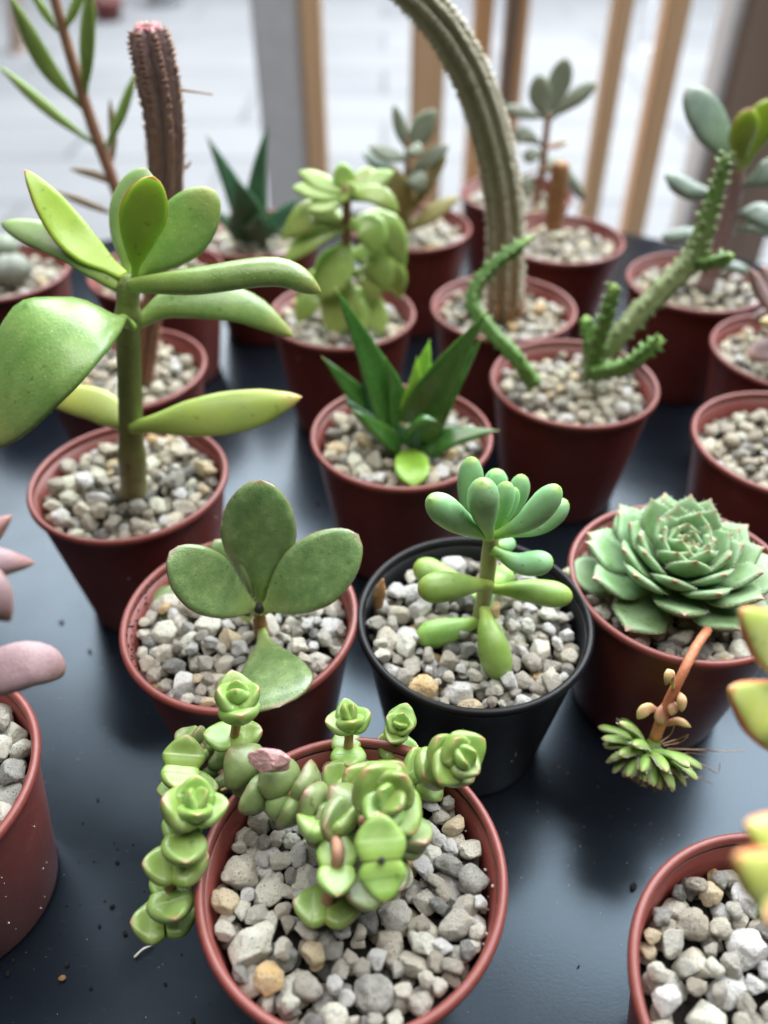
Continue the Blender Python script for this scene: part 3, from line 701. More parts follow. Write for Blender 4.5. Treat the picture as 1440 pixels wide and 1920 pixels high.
e = empty('houseleek', ctr, 'grey-green houseleek rosette of pointed fleshy leaves filling its pot', 'plant')
rosette(e, ctr, (.02, -.04, 1), 68, .026, 'semp', .0240, .0128, .0024, tilt0=-9, tilt1=86, hair=14, dome=.40, fold=.03)
e2 = empty('houseleek_offset', V(1203, 1425, .105), 'small hairy green offset rosette hanging on a red runner below the houseleek', 'plant')
sp = [(1326, 1182, .1225), (1308, 1208, .1170), (1282, 1258, .1110), (1252, 1320, .1080), (1228, 1385, .1060)]
stem(e2, sp, [(0, 9), (.5, 9), (1, 11)], 'stolon', n=30, name='runner', tex=.15)
oc = V(1216, 1405, .1055)
rosette(e2, oc, Vector((-.40, -.62, -.52)), 52, .0085, 'off', 0.0112, .0037, .0019, tilt0=-24, tilt1=80, prof='strap', hair=16, fold=.1, lmin=.4)
for a, b_, c_, wd in (((1262, 1290), (1256, 1262), (1248, 1285), 18), ((1275, 1300), (1278, 1312), (1278, 1335), 20), ((1232, 1330), (1212, 1330), (1195, 1348), 26),
                      ((1246, 1318), (1238, 1340), (1240, 1358), 24), ((1240, 1362), (1270, 1352), (1296, 1364), 16), ((1258, 1312), (1262, 1326), (1258, 1342), 22)):
    leaf(e2, [(*a, .1085), (*b_, .1068), (*c_, .1058)], wd, 1.4, 'pinkleaf', 'lance', (0, -.8, .5), name='bract', nst=14, ns=12)
for pts in ([(1238, 1392), (1258, 1376), (1267, 1352)], [(1240, 1395), (1270, 1386), (1290, 1378)], [(1244, 1398), (1275, 1392), (1289, 1382)], [(1250, 1404), (1320, 1406), (1345, 1409), (1396, 1408)],
            [(1256, 1428), (1290, 1424), (1322, 1436), (1346, 1450), (1350, 1430)], [(1262, 1420), (1290, 1412), (1325, 1417)], [(1270, 1442), (1300, 1440), (1312, 1446)], [(1262, 1458), (1310, 1458), (1338, 1471)]):
    P3 = [V(a, b_, 0.106 + .002 * math.sin(i * 2.1)) for i, (a, b_) in enumerate(pts)]
    link('root', tube_mesh(P3, [(0, .00017), (1, .00009)], 24, 6), e2, M['root'])

# thick-stemmed money plant
y0 = .1795
e = plant('money_plant', 'money', 'tall green plant with a thick stem and long glossy paired leaves at the left')
stem(e, [(251, 925, y0 - .004), (248, 860, y0 - .004), (243, 720, y0 - .003), (240, 600, y0 - .002), (241, 516, y0 - .001)], [(0, 24), (.1, 24), (.27, 26), (.31, 23), (.5, 22), (.74, 23), (.78, 25), (.83, 21), (.93, 21), (1, 8)], 'moneystem', n=60, ns=20, tex=.06)
leaf(e, [(232, 520, y0), (140, 450, y0 + .004), (46, 318, y0 + .008)], 76, 2.5, 'moneyyoung', 'lance', (.62, -.55, .55), cup=.22)
leaf(e, [(226, 540, y0 - .001), (130, 462, y0 + .004), (2, 418, y0 + .010)], 66, 3.0, 'moneygrey', 'strap', (.15, -.55, .82), cup=.03)
leaf(e, [(240, 520, y0 + .004), (232, 420, y0 + .008), (276, 316, y0 + .012)], 100, 2.5, 'moneygrey', 'jade', (-.55, -.8, .25), cup=-.1)
leaf(e, [(252, 520, y0 - .002), (262, 430, y0 - .004), (288, 330, y0 - .003)], 86, 2.4, 'moneyyoung', 'jade', (.30, -.95, .1), cup=.15)
leaf(e, [(258, 522, y0 + .001), (322, 455, y0 + .004), (404, 358, y0 + .008)], 108, 2.6, 'money', 'jade', (.25, -.72, .65), cup=.03)
leaf(e, [(243, 535, y0 - .007), (370, 522, y0 - .011), (520, 505, y0 - .013), (602, 548, y0 - .014)], 66, 3.6, 'money', 'strap', (.05, -.40, .92), cup=-.25)
leaf(e, [(258, 606, y0 - .001), (330, 566, y0 + .004), (450, 572, y0 + .008), (552, 632, y0 + .009)], 74, 3.2, 'money', 'lance', (.15, -.62, .77), cup=-.08)
leaf(e, [(244, 608, y0 - .007), (175, 598, y0 - .014), (70, 655, y0 - .022), (-45, 828, y0 - .026)], 250, 3.2, 'money', 'jade', (-.45, -.62, .62), cup=-.05)
leaf(e, [(240, 800, y0 - .003), (180, 758, y0 + .004), (78, 738, y0 + .010)], 66, 3.0, 'moneyold', 'strap', (-.1, -.55, .8), cup=-.05)
leaf(e, [(245, 802, y0 - .006), (350, 785, y0 - .008), (460, 768, y0 - .008), (566, 744, y0 - .006)], 82, 3.4, 'moneyold', 'lance', (.05, -.75, .62), cup=-.12)

# dark spiky haworthia
y0 = .202
e = plant('haworthia', 'haw', 'glossy dark green spiky rosette in the middle pot')
for pts, wd, mt, fc, fo in (
    ([(752, 815, y0 + .002), (700, 690, y0 + .006), (628, 537, y0 + .010)], 82, 'haw', (.45, -.80, .3), .25),
    ([(780, 815, y0 - .001), (830, 710, y0 - .001), (914, 584, y0 + .000)], 92, 'haw', (-.35, -.85, .35), .18),
    ([(735, 815, y0 + .004), (672, 745, y0 + .008), (603, 668, y0 + .010)], 64, 'haw', (.35, -.75, .55), .2),
    ([(795, 815, y0 + .003), (842, 735, y0 + .006), (905, 632, y0 + .009)], 62, 'haw', (-.5, -.7, .5), .2),
    ([(780, 780, y0 + .002), (792, 700, y0 + .006), (806, 636, y0 + .009)], 52, 'hawlight', (-.1, -.95, .2), .3),
    ([(765, 770, y0 + .002), (778, 720, y0 + .003), (782, 668, y0 + .005)], 40, 'hawlight', (.1, -.95, .2), .3),
    ([(750, 800, y0 + .001), (742, 730, y0 + .003), (722, 668, y0 + .004)], 44, 'haw', (.3, -.9, .2), .3),
    ([(790, 800, y0 + .008), (815, 720, y0 + .014), (838, 668, y0 + .017)], 46, 'hawdark', (-.3, -.9, .2), .25),
    ([(742, 830, y0 - .001), (690, 790, y0 + .001), (640, 742, y0 + .003)], 44, 'hawdark', (.3, -.6, .7), .15),
    ([(735, 815, y0 + .005), (700, 730, y0 + .010), (664, 625, y0 + .016)], 62, 'hawdark', (.5, -.8, .2), .2),
    ([(750, 838, y0 - .004), (705, 805, y0 - .007), (658, 766, y0 - .008)], 52, 'haw', (.1, -.45, .9), .1),
    ([(785, 845, y0 - .003), (850, 820, y0 - .006), (936, 807, y0 - .006)], 62, 'haw', (-.1, -.55, .85), .15),
    ([(765, 815, y0 - .006), (790, 790, y0 - .011), (820, 790, y0 - .014)], 40, 'haw', (0, -.3, .95), .15),
    ([(768, 848, y0 - .006), (772, 878, y0 - .0165), (776, 914, y0 - .0245)], 66, 'hawlight', (0, -.35, .93), .25)):
    leaf(e, pts, wd * 1.0, 2.4, mt, 'spear' if wd != 66 else 'strap', fc, fold=fo + .05, nst=26, ns=18)
stem(e, [(768, 885, y0), (768, 830, y0), (768, 790, y0)], [(0, 26), (.6, 34), (1, 20)], 'hawdark', name='core', n=12)

# branching toothed stems
def toothed(e, pts, rpx, mat, teeth=True, rows=4, name='stem', step=.0036, ln=.0021):
    Pp = [V(*p) for p in pts]; rad = local_radii(Pp, rpx)
    n = 46
    o = link(name, tube_mesh(Pp, rad, n, 24, ribs=rows, ribd=.22, tex=.2), e, M[mat])
    cs = crom(Pp, 80); ln_tot = sum((cs[i + 1] - cs[i]).length for i in range(79)); k = int(ln_tot / step)
    big, fine = [], []; ref = None
    for i in range(80):
        T = (cs[min(79, i + 1)] - cs[max(0, i - 1)]).normalized()
        if ref is None: ref = T.orthogonal().normalized()
        ref = (ref - T * ref.dot(T)).normalized(); b_ = T.cross(ref)
        if int(i / 80 * k) != int((i - 1) / 80 * k) or i == 0:
            r = interp(rad, i / 79)
            for j in range(rows):
                a = 2 * math.pi * j / rows + random.uniform(-.15, .15); d = ref * math.cos(a) + b_ * math.sin(a)
                p = cs[i] + d * r * .80 + T * (step * .5 * (j % 2) + random.uniform(-.0005, .0005))
                big.append((p, d + T * random.uniform(.2, .8), ln * random.uniform(.6, 1.25), r * .42))
                fine.append((p + d * r * .2, d + T * .2 + Vector((random.uniform(-.3, .3),) * 3), ln * .8, .00018))
    if teeth:
        link('tooth_row', spikes_mesh(big), o, M[mat])['kind'] = 'stuff'
        link('spine_row', spikes_mesh(fine), o, M['spine'])['kind'] = 'stuff'
    return o
y0 = .232
e = plant('toothed_stem_plant', 'spiny', 'plant of branching green toothed stems, one long branch reaching up to the right')
toothed(e, [(1108, 705, y0), (1122, 640, y0 - .001), (1140, 585, y0 - .001), (1153, 532, y0)], [(0, 17), (.6, 14), (.93, 12), (1, 4)], 'spiny')
toothed(e, [(1110, 700, y0 + .002), (1106, 650, y0 + .004), (1098, 592, y0 + .008)], [(0, 14), (.9, 13), (1, 4)], 'spiny')
toothed(e, [(1112, 698, y0 - .003), (1165, 690, y0 - .008), (1205, 665, y0 - .010), (1240, 632, y0 - .010)], [(0, 15), (.9, 14), (1, 4)], 'spiny')
toothed(e, [(1112, 700, y0 + .002), (1165, 625, y0 + .006), (1235, 550, y0 + .012), (1295, 490, y0 + .016), (1322, 425, y0 + .018), (1345, 350, y0 + .020), (1362, 290, y0 + .021)],
        [(0, 17), (.3, 22), (.55, 21), (.75, 16), (.95, 11), (1, 4)], 'spinyold')
toothed(e, [(1298, 495, y0 + .015), (1335, 492, y0 + .012), (1376, 480, y0 + .010)], [(0, 14), (.9, 12), (1, 4)], 'spiny')
e = plant('fallen_toothed_stem', 'spiny', 'single toothed green stem arching left out of the pot toward the bent cactus')
toothed(e, [(1002, 722, y0 - .006), (965, 668, y0 - .004), (918, 618, y0 + .002), (886, 568, y0 + .008), (905, 520, y0 + .012), (950, 478, y0 + .014), (996, 446, y0 + .016)],
        [(0, 16), (.4, 14), (.9, 12), (1, 4)], 'spiny')

# bent grey cactus
y0 = .2845
e = plant('bent_grey_cactus', 'tall', 'tall ribbed grey-green cactus bending to the upper left')
CP = [(946, 590, y0), (948, 500, y0), (947, 400, y0), (930, 290, y0 - .001), (893, 165, y0 - .003), (843, 68, y0 - .006), (790, 2, y0 - .010), (735, -42, y0 - .013)]
def ribbed(e, pts, rpx, mat, tooth, ribs, step, ln, ribd=.3):
    Pp = [V(*p) for p in pts]; rad = local_radii(Pp, rpx)
    so = link('stem', tube_mesh(Pp, rad, 130, 72, ribs=ribs, ribd=ribd, tex=.14), e, M[mat])
    n = 110; cs = crom(Pp, n); ref = None; items = []
    tot = sum((cs[i + 1] - cs[i]).length for i in range(n - 1)); acc = 0; nxt = 0
    for i in range(n):
        if i: acc += (cs[i] - cs[i - 1]).length
        T = (cs[min(n - 1, i + 1)] - cs[max(0, i - 1)]).normalized()
        if ref is None: ref = T.orthogonal().normalized()
        ref = (ref - T * ref.dot(T)).normalized(); b_ = T.cross(ref)
        while acc >= nxt:
            nxt += step; r = interp(rad, i / (n - 1))
            for j in range(ribs):
                a = 2 * math.pi * j / ribs; d = ref * math.cos(a) + b_ * math.sin(a)
                for s_ in (-1, 1):
                    items.append((cs[i] + d * r * .97 + d.cross(T) * s_ * .0003, d + T * random.uniform(-.1, .5) + d.cross(T) * s_ * .5, ln * random.uniform(.6, 1.2), ln * .38))
    tag(link('teeth', spikes_mesh(items), so, M[tooth]), kind='stuff')
ribbed(e, CP, [(0, 28), (.06, 33), (.3, 35), (.6, 35), (.85, 33), (1, 28)], 'grcactus', 'grspine', 8, .0015, .0014)
for a in range(9):
    q = a * .7; bx = V(946, 585, y0) + Vector((math.cos(q) * .0058, math.sin(q) * .0058, 0))
    link('bark_flake', tube_mesh([bx, bx + Vector((math.cos(q) * .0006, math.sin(q) * .0006, .004)), bx + Vector((-math.cos(q) * .0004, 0, .007 + .002 * math.sin(a * 3)))], [(0, .0014), (1, .0005)], 8, 8), e, M['bark'])

# purple cactus
y0 = .238
e = plant('purple_cactus', 'purple', 'upright ribbed purple-brown cactus with a pink toothed tip')
ribbed(e, [(268, 722, y0), (280, 620, y0), (296, 500, y0 - .001), (310, 380, y0 - .001), (310, 250, y0 - .001), (297, 150, y0 - .001), (281, 72, y0 - .001), (276, 48, y0 - .001)],
       [(0, 16), (.25, 19), (.5, 32), (.78, 40), (.92, 33), (.985, 23), (1, 5)], 'pucactus', 'pucactus', 7, .0012, .0012, .46)
sh = []
tipp = V(277, 52, y0 - .001)
for a in range(16):
    q = a * 2.4; sh.append((tipp + Vector((math.cos(q) * .0022, math.sin(q) * .0022, -.0005)), Vector((math.cos(q) * .7, math.sin(q) * .7, 1)), .0022, .0006))
M['pinktip'] = plainmat('pink_tip', (0.55, 0.18, 0.20), (0.62, 0.28, 0.27), 0.6, 400, 0.1)
tag(link('crown_teeth', spikes_mesh(sh), e, M['pinktip']), kind='stuff')
stem(e, [(338, 168, y0), (365, 172, y0), (398, 177, y0)], [(0, 3), (1, 1.5)], 'root', name='dry_spine', n=8, ns=6)
stem(e, [(340, 318, y0), (352, 312, y0), (358, 302, y0)], [(0, 4), (1, 1)], 'root', name='dry_spine', n=6, ns=6)

# pale green leafy plant
y0 = .2796
e = plant('pale_green_plant', 'pale', 'pale green glossy plant with a leafy rosette on top of a short stem')
stem(e, [(652, 620, y0), (650, 520, y0), (650, 420, y0), (650, 350, y0)], [(0, 11), (1, 8)], 'twig', n=20)
for px0, py0, mx, my, tx, ty, wd, dy in (
    (650, 360, 645, 335, 640, 304, 42, .004), (648, 365, 605, 345, 560, 322, 40, .002), (648, 372, 600, 362, 548, 352, 40, -.002), (652, 362, 695, 345, 738, 322, 44, .004),
    (652, 372, 705, 365, 748, 398, 44, -.003), (650, 375, 655, 365, 662, 345, 44, -.008), (650, 368, 680, 335, 705, 318, 36, .007), (648, 378, 610, 385, 575, 395, 38, -.006),
    (648, 425, 590, 400, 528, 448, 62, -.002), (648, 430, 595, 440, 532, 492, 50, -.005), (652, 420, 690, 425, 712, 478, 62, -.006), (652, 422, 720, 420, 760, 500, 60, .001),
    (648, 440, 620, 405, 590, 412, 40, .008), (652, 455, 630, 500, 600, 560, 78, -.007), (654, 480, 700, 480, 728, 548, 60, -.004), (654, 470, 730, 500, 752, 560, 50, .004),
    (650, 520, 640, 560, 625, 636, 76, -.009), (654, 510, 690, 520, 705, 570, 46, -.006), (648, 520, 600, 530, 555, 580, 62, .001), (654, 540, 690, 570, 722, 632, 56, -.006),
    (646, 560, 590, 560, 556, 606, 46, -.004), (652, 545, 665, 580, 672, 640, 50, -.010)):
    leaf(e, [(px0, py0, y0), (mx, my, y0 + dy * .6), (tx, ty, y0 + dy)], wd, 2.2, 'pale', 'lance', (0, -.55, .8), nst=16, ns=14, cup=.08, wob=.02)

# dark spiky rosette at the back
y0 = P['hawback'][1]
e = plant('dark_haworthia', 'hawback', 'dark blue-green spiky rosette at the back left')
for pts, wd, fc in (([(478, 440, y0), (440, 360, y0), (386, 252, y0 + .002)], 62, (.5, -.8, .3)), ([(482, 440, y0), (485, 340, y0 + .004), (502, 232, y0 + .008)], 56, (-.5, -.85, .1)),
                    ([(475, 445, y0 - .004), (462, 390, y0 - .010), (440, 330, y0 - .012)], 86, (0, -.9, .4)), ([(485, 445, y0 - .004), (530, 405, y0 - .006), (560, 368, y0 - .004)], 44, (-.3, -.6, .7)),
                    ([(470, 448, y0 - .002), (430, 420, y0 - .006), (398, 392, y0 - .006)], 44, (.3, -.6, .7)), ([(485, 445, y0 + .006), (530, 420, y0 + .010), (566, 400, y0 + .01)], 40, (-.3, -.6, .7)),
                    ([(480, 450, y0 - .008), (485, 425, y0 - .014), (488, 395, y0 - .016)], 60, (0, -.8, .5))):
    leaf(e, pts, wd, 3.0, 'hawdark', 'spear', fc, fold=.2, nst=18, ns=14)

# long narrow leaves
y0 = P['linear'][1]
e = plant('narrow_leaf_plant', 'linear', 'tall thin plant with long narrow leaves on a reddish stem at the top left', off=(-.006, 0))
stem(e, [(262, 520, y0), (240, 430, y0), (212, 340, y0), (170, 225, y0), (128, 90, y0), (95, -30, y0)], [(0, 9), (.5, 11), (1, 9)], 'twig', n=40)
for pts, wd, mt in (([(152, 200, y0), (85, 120, y0 - .004), (18, -10, y0 - .008)], 34, 'linear'), ([(176, 270, y0), (90, 205, y0 - .003), (-4, 122, y0 - .004)], 22, 'linear'),
                    ([(160, 180, y0), (163, 90, y0 - .003), (170, -40, y0 - .004)], 30, 'linear'), ([(108, 60, y0), (85, 25, y0), (50, -30, y0)], 17, 'linear'), ([(122, 55, y0), (140, 15, y0), (165, -40, y0)], 20, 'linear'),
                    ([(198, 278, y0), (225, 220, y0 - .002), (256, 132, y0 - .002)], 20, 'linear'), ([(205, 330, y0), (212, 260, y0 + .004), (206, 184, y0 + .004)], 16, 'linearbrown'),
                    ([(214, 348, y0), (180, 328, y0 - .003), (130, 316, y0 - .004)], 16, 'linearbrown'), ([(222, 405, y0), (165, 382, y0 - .004), (105, 358, y0 - .006)], 15, 'linearbrown')):
    leaf(e, pts, wd, 2.2, mt, 'lance', (.1, -.8, .5), nst=18, ns=12)

# blue-green oval leaves, back right
y0 = .307
e = plant('blue_green_plant', 'blue', 'upright plant with blue-green oval leaves and a lime shoot at the right')
stem(e, [(1322, 540, y0), (1345, 470, y0), (1372, 380, y0), (1388, 290, y0)], [(0, 17), (.5, 16), (1, 12)], 'plum', n=24, tex=.1)
for pts, wd, mt, fc in (([(1388, 330, y0), (1345, 250, y0 - .002), (1285, 168, y0 - .002)], 88, 'blue', (.35, -.75, .5)), ([(1390, 320, y0 - .004), (1392, 265, y0 - .009), (1404, 202, y0 - .010)], 58, 'moneyyoung', (.1, -.95, .3)),
                        ([(1400, 310, y0), (1420, 250, y0 - .002), (1450, 185, y0 - .002)], 62, 'moneyyoung', (-.3, -.9, .3)), ([(1350, 362, y0), (1300, 355, y0 - .004), (1246, 328, y0 - .004)], 44, 'blue', (0, -.5, .85)),
                        ([(1350, 372, y0 + .004), (1300, 365, y0 + .006), (1252, 345, y0 + .006)], 30, 'blue', (0, -.5, .85)), ([(1390, 350, y0), (1430, 330, y0 - .004), (1480, 300, y0 - .004)], 52, 'blue', (0, -.6, .8)),
                        ([(1378, 405, y0), (1420, 400, y0 - .004), (1475, 425, y0 - .004)], 54, 'blue', (0, -.6, .8)), ([(1375, 440, y0 - .002), (1410, 425, y0 - .006), (1460, 440, y0 - .006)], 30, 'blue', (0, -.5, .85)),
                        ([(1340, 450, y0 + .004), (1300, 440, y0 + .010), (1240, 445, y0 + .014)], 34, 'blue', (0, -.5, .85)), ([(1345, 505, y0), (1372, 500, y0 - .004), (1405, 510, y0 - .004)], 26, 'blue', (0, -.4, .9))):
    leaf(e, pts, wd, 3.0, mt, 'jade', fc, nst=18, ns=14)

# cut brown stem, and the grey-leaved plant in the farthest pot
y0 = .352
e = plant('cut_stem', 'stick', 'short brown leafless cut stem leaning in a back pot')
stem(e, [(1036, 428, y0), (1044, 370, y0), (1052, 306, y0)], [(0, 15), (.6, 17), (1, 15)], 'bark', n=18, tex=.25)
stem(e, [(1040, 312, y0), (1010, 318, y0 + .002), (972, 332, y0 + .004)], [(0, 2.5), (1, 1.5)], 'root', name='dry_twig', n=8, ns=6)
y0 = P['far'][1] - .004
e = plant('grey_leaf_plant', 'far', 'grey-green felted plant behind the bent cactus and cut stem')
stem(e, [(1000, 400, y0), (1015, 330, y0), (1022, 270, y0), (1028, 215, y0)], [(0, 8), (1, 6)], 'twig', n=16)
for pts, wd in (([(1026, 225, y0), (1015, 190, y0), (1008, 140, y0)], 46), ([(1030, 225, y0 + .003), (1045, 170, y0 + .006), (1062, 108, y0 + .008)], 44), ([(1032, 225, y0 - .004), (1070, 190, y0 - .006), (1118, 155, y0 - .006)], 34),
                ([(1024, 222, y0), (985, 212, y0 - .004), (945, 202, y0 - .004)], 26), ([(1018, 275, y0), (990, 255, y0 - .004), (962, 252, y0 - .004)], 34), ([(1018, 285, y0), (1000, 290, y0 - .004), (980, 296, y0 - .004)], 30),
                ([(1012, 330, y0), (1040, 310, y0 + .004), (1072, 345, y0 + .006)], 40), ([(1005, 350, y0), (985, 340, y0 - .004), (965, 385, y0 - .006)], 36), ([(1020, 300, y0 + .004), (1062, 330, y0 + .010), (1096, 375, y0 + .014)], 26)):
    leaf(e, pts, wd, 2.6, 'grey', 'jade', (0, -.7, .7), nst=16, ns=12)
leaf(e, [(1022, 278, y0 - .004), (1045, 272, y0 - .006), (1064, 266, y0 - .008)], 12, 2, 'pinkleaf', 'lance', name='bract')
y0 = P['olive'][1]
e = plant('olive_leaf_plant', 'olive', 'plant with grey leaves above and olive-brown folded leaves below, behind the pale green plant')
stem(e, [(762, 430, y0), (762, 380, y0), (764, 320, y0 + .002), (765, 262, y0 + .004)], [(0, 8), (1, 6)], 'twig', n=16)
for pts, wd, mt, fc in (([(764, 420, y0 - .004), (750, 380, y0 - .010), (735, 312, y0 - .012)], 62, 'olive', (.4, -.85, .2)), ([(768, 400, y0 - .004), (800, 350, y0 - .006), (838, 292, y0 - .006)], 26, 'olive', (-.5, -.6, .5)),
                        ([(768, 430, y0 - .006), (805, 405, y0 - .010), (862, 368, y0 - .010)], 40, 'olive', (-.2, -.5, .8)), ([(764, 280, y0 + .004), (752, 245, y0 + .004), (738, 196, y0 + .004)], 28, 'grey', (.4, -.8, .3)),
                        ([(768, 280, y0 + .004), (790, 245, y0 + .004), (818, 205, y0 + .004)], 48, 'grey', (-.2, -.8, .5)), ([(764, 300, y0), (730, 290, y0 - .004), (690, 276, y0 - .004)], 32, 'grey', (0, -.6, .8)),
                        ([(768, 330, y0), (805, 300, y0 - .004), (842, 272, y0 - .004)], 36, 'grey', (0, -.6, .8)), ([(764, 290, y0 - .003), (775, 280, y0 - .010), (792, 290, y0 - .012)], 34, 'grey', (0, -.6, .8)),
                        ([(760, 360, y0), (725, 320, y0), (680, 285, y0)], 46, 'blue', (.2, -.6, .8)), ([(764, 340, y0 - .003), (780, 335, y0 - .010), (790, 365, y0 - .012)], 40, 'grey', (0, -.6, .8)), ([(760, 370, y0 - .006), (720, 350, y0 - .008), (690, 372, y0 - .01)], 44, 'blue', (0, -.5, .8))):
    leaf(e, pts, wd, 2.6, mt, 'lance', fc, nst=16, ns=12, cup=.1)

# squat grey plant at the far left
y0 = P['body'][1]
e = plant('squat_grey_plant', 'body', 'squat round grey-green plant at the far left behind the money plant', off=(.004, 0))
def ball(e, px, py, y, rpx, zs, mat, name):
    p = V(px, py, y); r = rpx * mpp(p); bm = bmesh.new(); bmesh.ops.create_icosphere(bm, subdivisions=4, radius=1)
    for v in bm.verts:
        n = v.co.copy(); k = 1 + .05 * mnoise.noise(n * 2 + Vector((px, 0, 0))) - .10 * math.exp(-(n.x * 5) ** 2) * max(0, n.z)
        v.co = p + Vector((n.x * r * k, n.y * r * k, n.z * r * zs * k))
    me = bpy.data.meshes.new(name); bm.to_mesh(me); bm.free(); me.polygons.foreach_set('use_smooth', [True] * len(me.polygons))
    return link(name, me, e, M[mat])
ball(e, 22, 505, y0 - .003, 36, .8, 'body', 'head'); ball(e, -25, 500, y0, 34, .8, 'body', 'head'); ball(e, 5, 462, y0 + .006, 28, .8, 'grey', 'head')
# plum leaves at the right
y0 = P['plum'][1]
e = plant('plum_leaf_plant', 'plum', 'plant with plum-coloured pointed leaves cut by the right edge')
stem(e, [(1480, 700, y0), (1482, 640, y0), (1485, 570, y0)], 10, 'twig', n=12)
for pts, wd, mt in (([(1475, 600, y0), (1435, 560, y0 - .004), (1404, 502, y0 - .006)], 34, 'plum'), ([(1480, 590, y0), (1450, 545, y0 + .002), (1428, 498, y0 + .004)], 34, 'plum'), ([(1485, 650, y0 - .002), (1450, 655, y0 - .008), (1400, 668, y0 - .012)], 52, 'plum'),
                    ([(1485, 620, y0 - .006), (1460, 608, y0 - .010), (1424, 602, y0 - .012)], 34, 'pinkleaf'), ([(1485, 600, y0), (1440, 590, y0), (1408, 606, y0)], 30, 'plum'), ([(1490, 640, y0), (1530, 620, y0), (1570, 600, y0)], 46, 'plum')):
    leaf(e, pts, wd, 2.4, mt, 'lance', (0, -.6, .8), nst=16, ns=12)
# mauve leaves at the left edge
y0 = P['fleft'][1]
e = plant('mauve_leaf_plant', 'fleft', 'plant with powdery mauve pointed leaves cut by the left edge')
stem(e, [(-170, 1330, y0), (-160, 1230, y0), (-150, 1120, y0)], 20, 'twig', n=14)
for pts, wd, tm in (([(-160, 1240, y0), (-40, 1268, y0 - .004), (60, 1245, y0 - .002), (122, 1262, y0 + .000)], 92, 5), ([(-150, 1120, y0), (-60, 1062, y0), (66, 1055, y0 + .004)], 62, 5), ([(-150, 1140, y0), (-50, 1090, y0 - .004), (20, 1165, y0 - .006)], 84, 4),
                    ([(-150, 1100, y0), (-70, 1040, y0 + .004), (22, 966, y0 + .008)], 56, 4), ([(-150, 1120, y0), (-180, 1040, y0), (-220, 960, y0)], 80, 4), ([(-160, 1180, y0), (-250, 1180, y0), (-330, 1150, y0)], 80, 4)):
    leaf(e, pts, wd, tm, 'mauve', 'lance', (.1, -.5, .85), nst=24, ns=18, cup=.08)
# lime leaves with red edges at the right edge
y0 = P['lime'][1]
e = plant('lime_leaf_plant', 'lime', 'plant with thick lime leaves edged in red, cut by the right edge')
stem(e, [(1640, 1420, y0), (1600, 1350, y0 - .006), (1560, 1300, y0 - .010)], 22, 'crassstem', n=14)
for pts, wd, tm in (([(1560, 1250, y0 - .012), (1470, 1220, y0 - .015), (1386, 1143, y0 - .017)], 110, 2.4), ([(1560, 1330, y0 - .014), (1470, 1350, y0 - .018), (1366, 1290, y0 - .020)], 130, 3), ([(1570, 1320, y0 - .02), (1500, 1380, y0 - .024), (1440, 1400, y0 - .024)], 96, 2.6),
                    ([(1560, 1300, y0), (1600, 1220, y0), (1640, 1150, y0)], 90, 4)):
    leaf(e, pts, wd, tm, 'lime', 'lance', (-.1, -.6, .8), nst=24, ns=18, cup=.06)
e = plant('yellow_leaf_shoot', 'fright', 'shoot with yellow-green pointed leaves over the bottom right pot', off=(.012, .006))
y0 = P['fright'][1]
stem(e, [(1560, 1800, y0), (1540, 1690, y0 - .004), (1530, 1600, y0 - .006)], 18, 'crassstem', n=14)
for pts, wd, tm in (([(1540, 1680, y0 - .006), (1460, 1660, y0 - .008), (1378, 1606, y0 - .010)], 116, 2.4), ([(1535, 1600, y0 - .004), (1470, 1575, y0 - .004), (1398, 1545, y0 - .004)], 90, 2.4), ([(1540, 1690, y0 - .010), (1500, 1720, y0 - .014), (1440, 1725, y0 - .016)], 100, 4), ([(1540, 1600, y0), (1600, 1560, y0), (1660, 1540, y0)], 90, 4)):
    leaf(e, pts, wd, tm, 'lime', 'lance', (-.1, -.6, .8), nst=24, ns=18, cup=.06)

# stacked fat-leaved crassula in the front pot
e = plant('stacked_leaf_crassula', 'crassula', 'sprawling plant of fat paired green leaves stacked on pinkish stems in the front pot')
def one_button(length, width, thick, bend):
    pts = [Vector((0, 0, 0)), Vector((length * .5, 0, -.05 * length)), Vector((length, 0, bend * length))]
    return blade_mesh(pts, width, thick, (0, 0, 1), 'button', 22, 20, cup=.15, fold=.09)
BUT = {}
for mt in ('crass', 'crassdull'):
    for i in range(4):
        me = one_button(1.0, 1.08 + .08 * i, .50 + .05 * i, .12 + .06 * i); me.materials.append(M[mt]); BUT[mt, i] = me
def pair(p, ax, ang, size, up, mt, sides=(0, 1)):
    """a pair of opposite leaves on a stem at p; `up` tilts them along the axis (degrees)"""
    ax = ax.normalized(); u0 = Vector((1, 0, 0)) - ax * ax.x
    if u0.length < .2: u0 = Vector((0, 0, 1)) - ax * ax.z
    u0.normalize(); v0 = ax.cross(u0)
    for k in sides:
        a = ang + k * math.pi + random.uniform(-.12, .12)
        rd = u0 * math.cos(a) + v0 * math.sin(a)
        t = R(up + random.uniform(-7, 7))
        X = rd * math.cos(t) + ax * math.sin(t); Zz = ax * math.cos(t) - rd * math.sin(t); Y = Zz.cross(X)
        s = size * random.uniform(.92, 1.08)
        o = bpy.data.objects.new('leaf', BUT[mt, random.randrange(4)]); COL.objects.link(o); o.parent = e
        o.matrix_parent_inverse = Matrix.Translation(-e.location)
        o.matrix_world = Matrix.Translation(p - rd * s * .02) @ Matrix((X, Y, Zz)).transposed().to_4x4() @ Matrix.Scale(s, 4)
        o.matrix_basis = Matrix.Translation(p - rd * s * .02) @ Matrix((X, Y, Zz)).transposed().to_4x4() @ Matrix.Scale(s, 4)
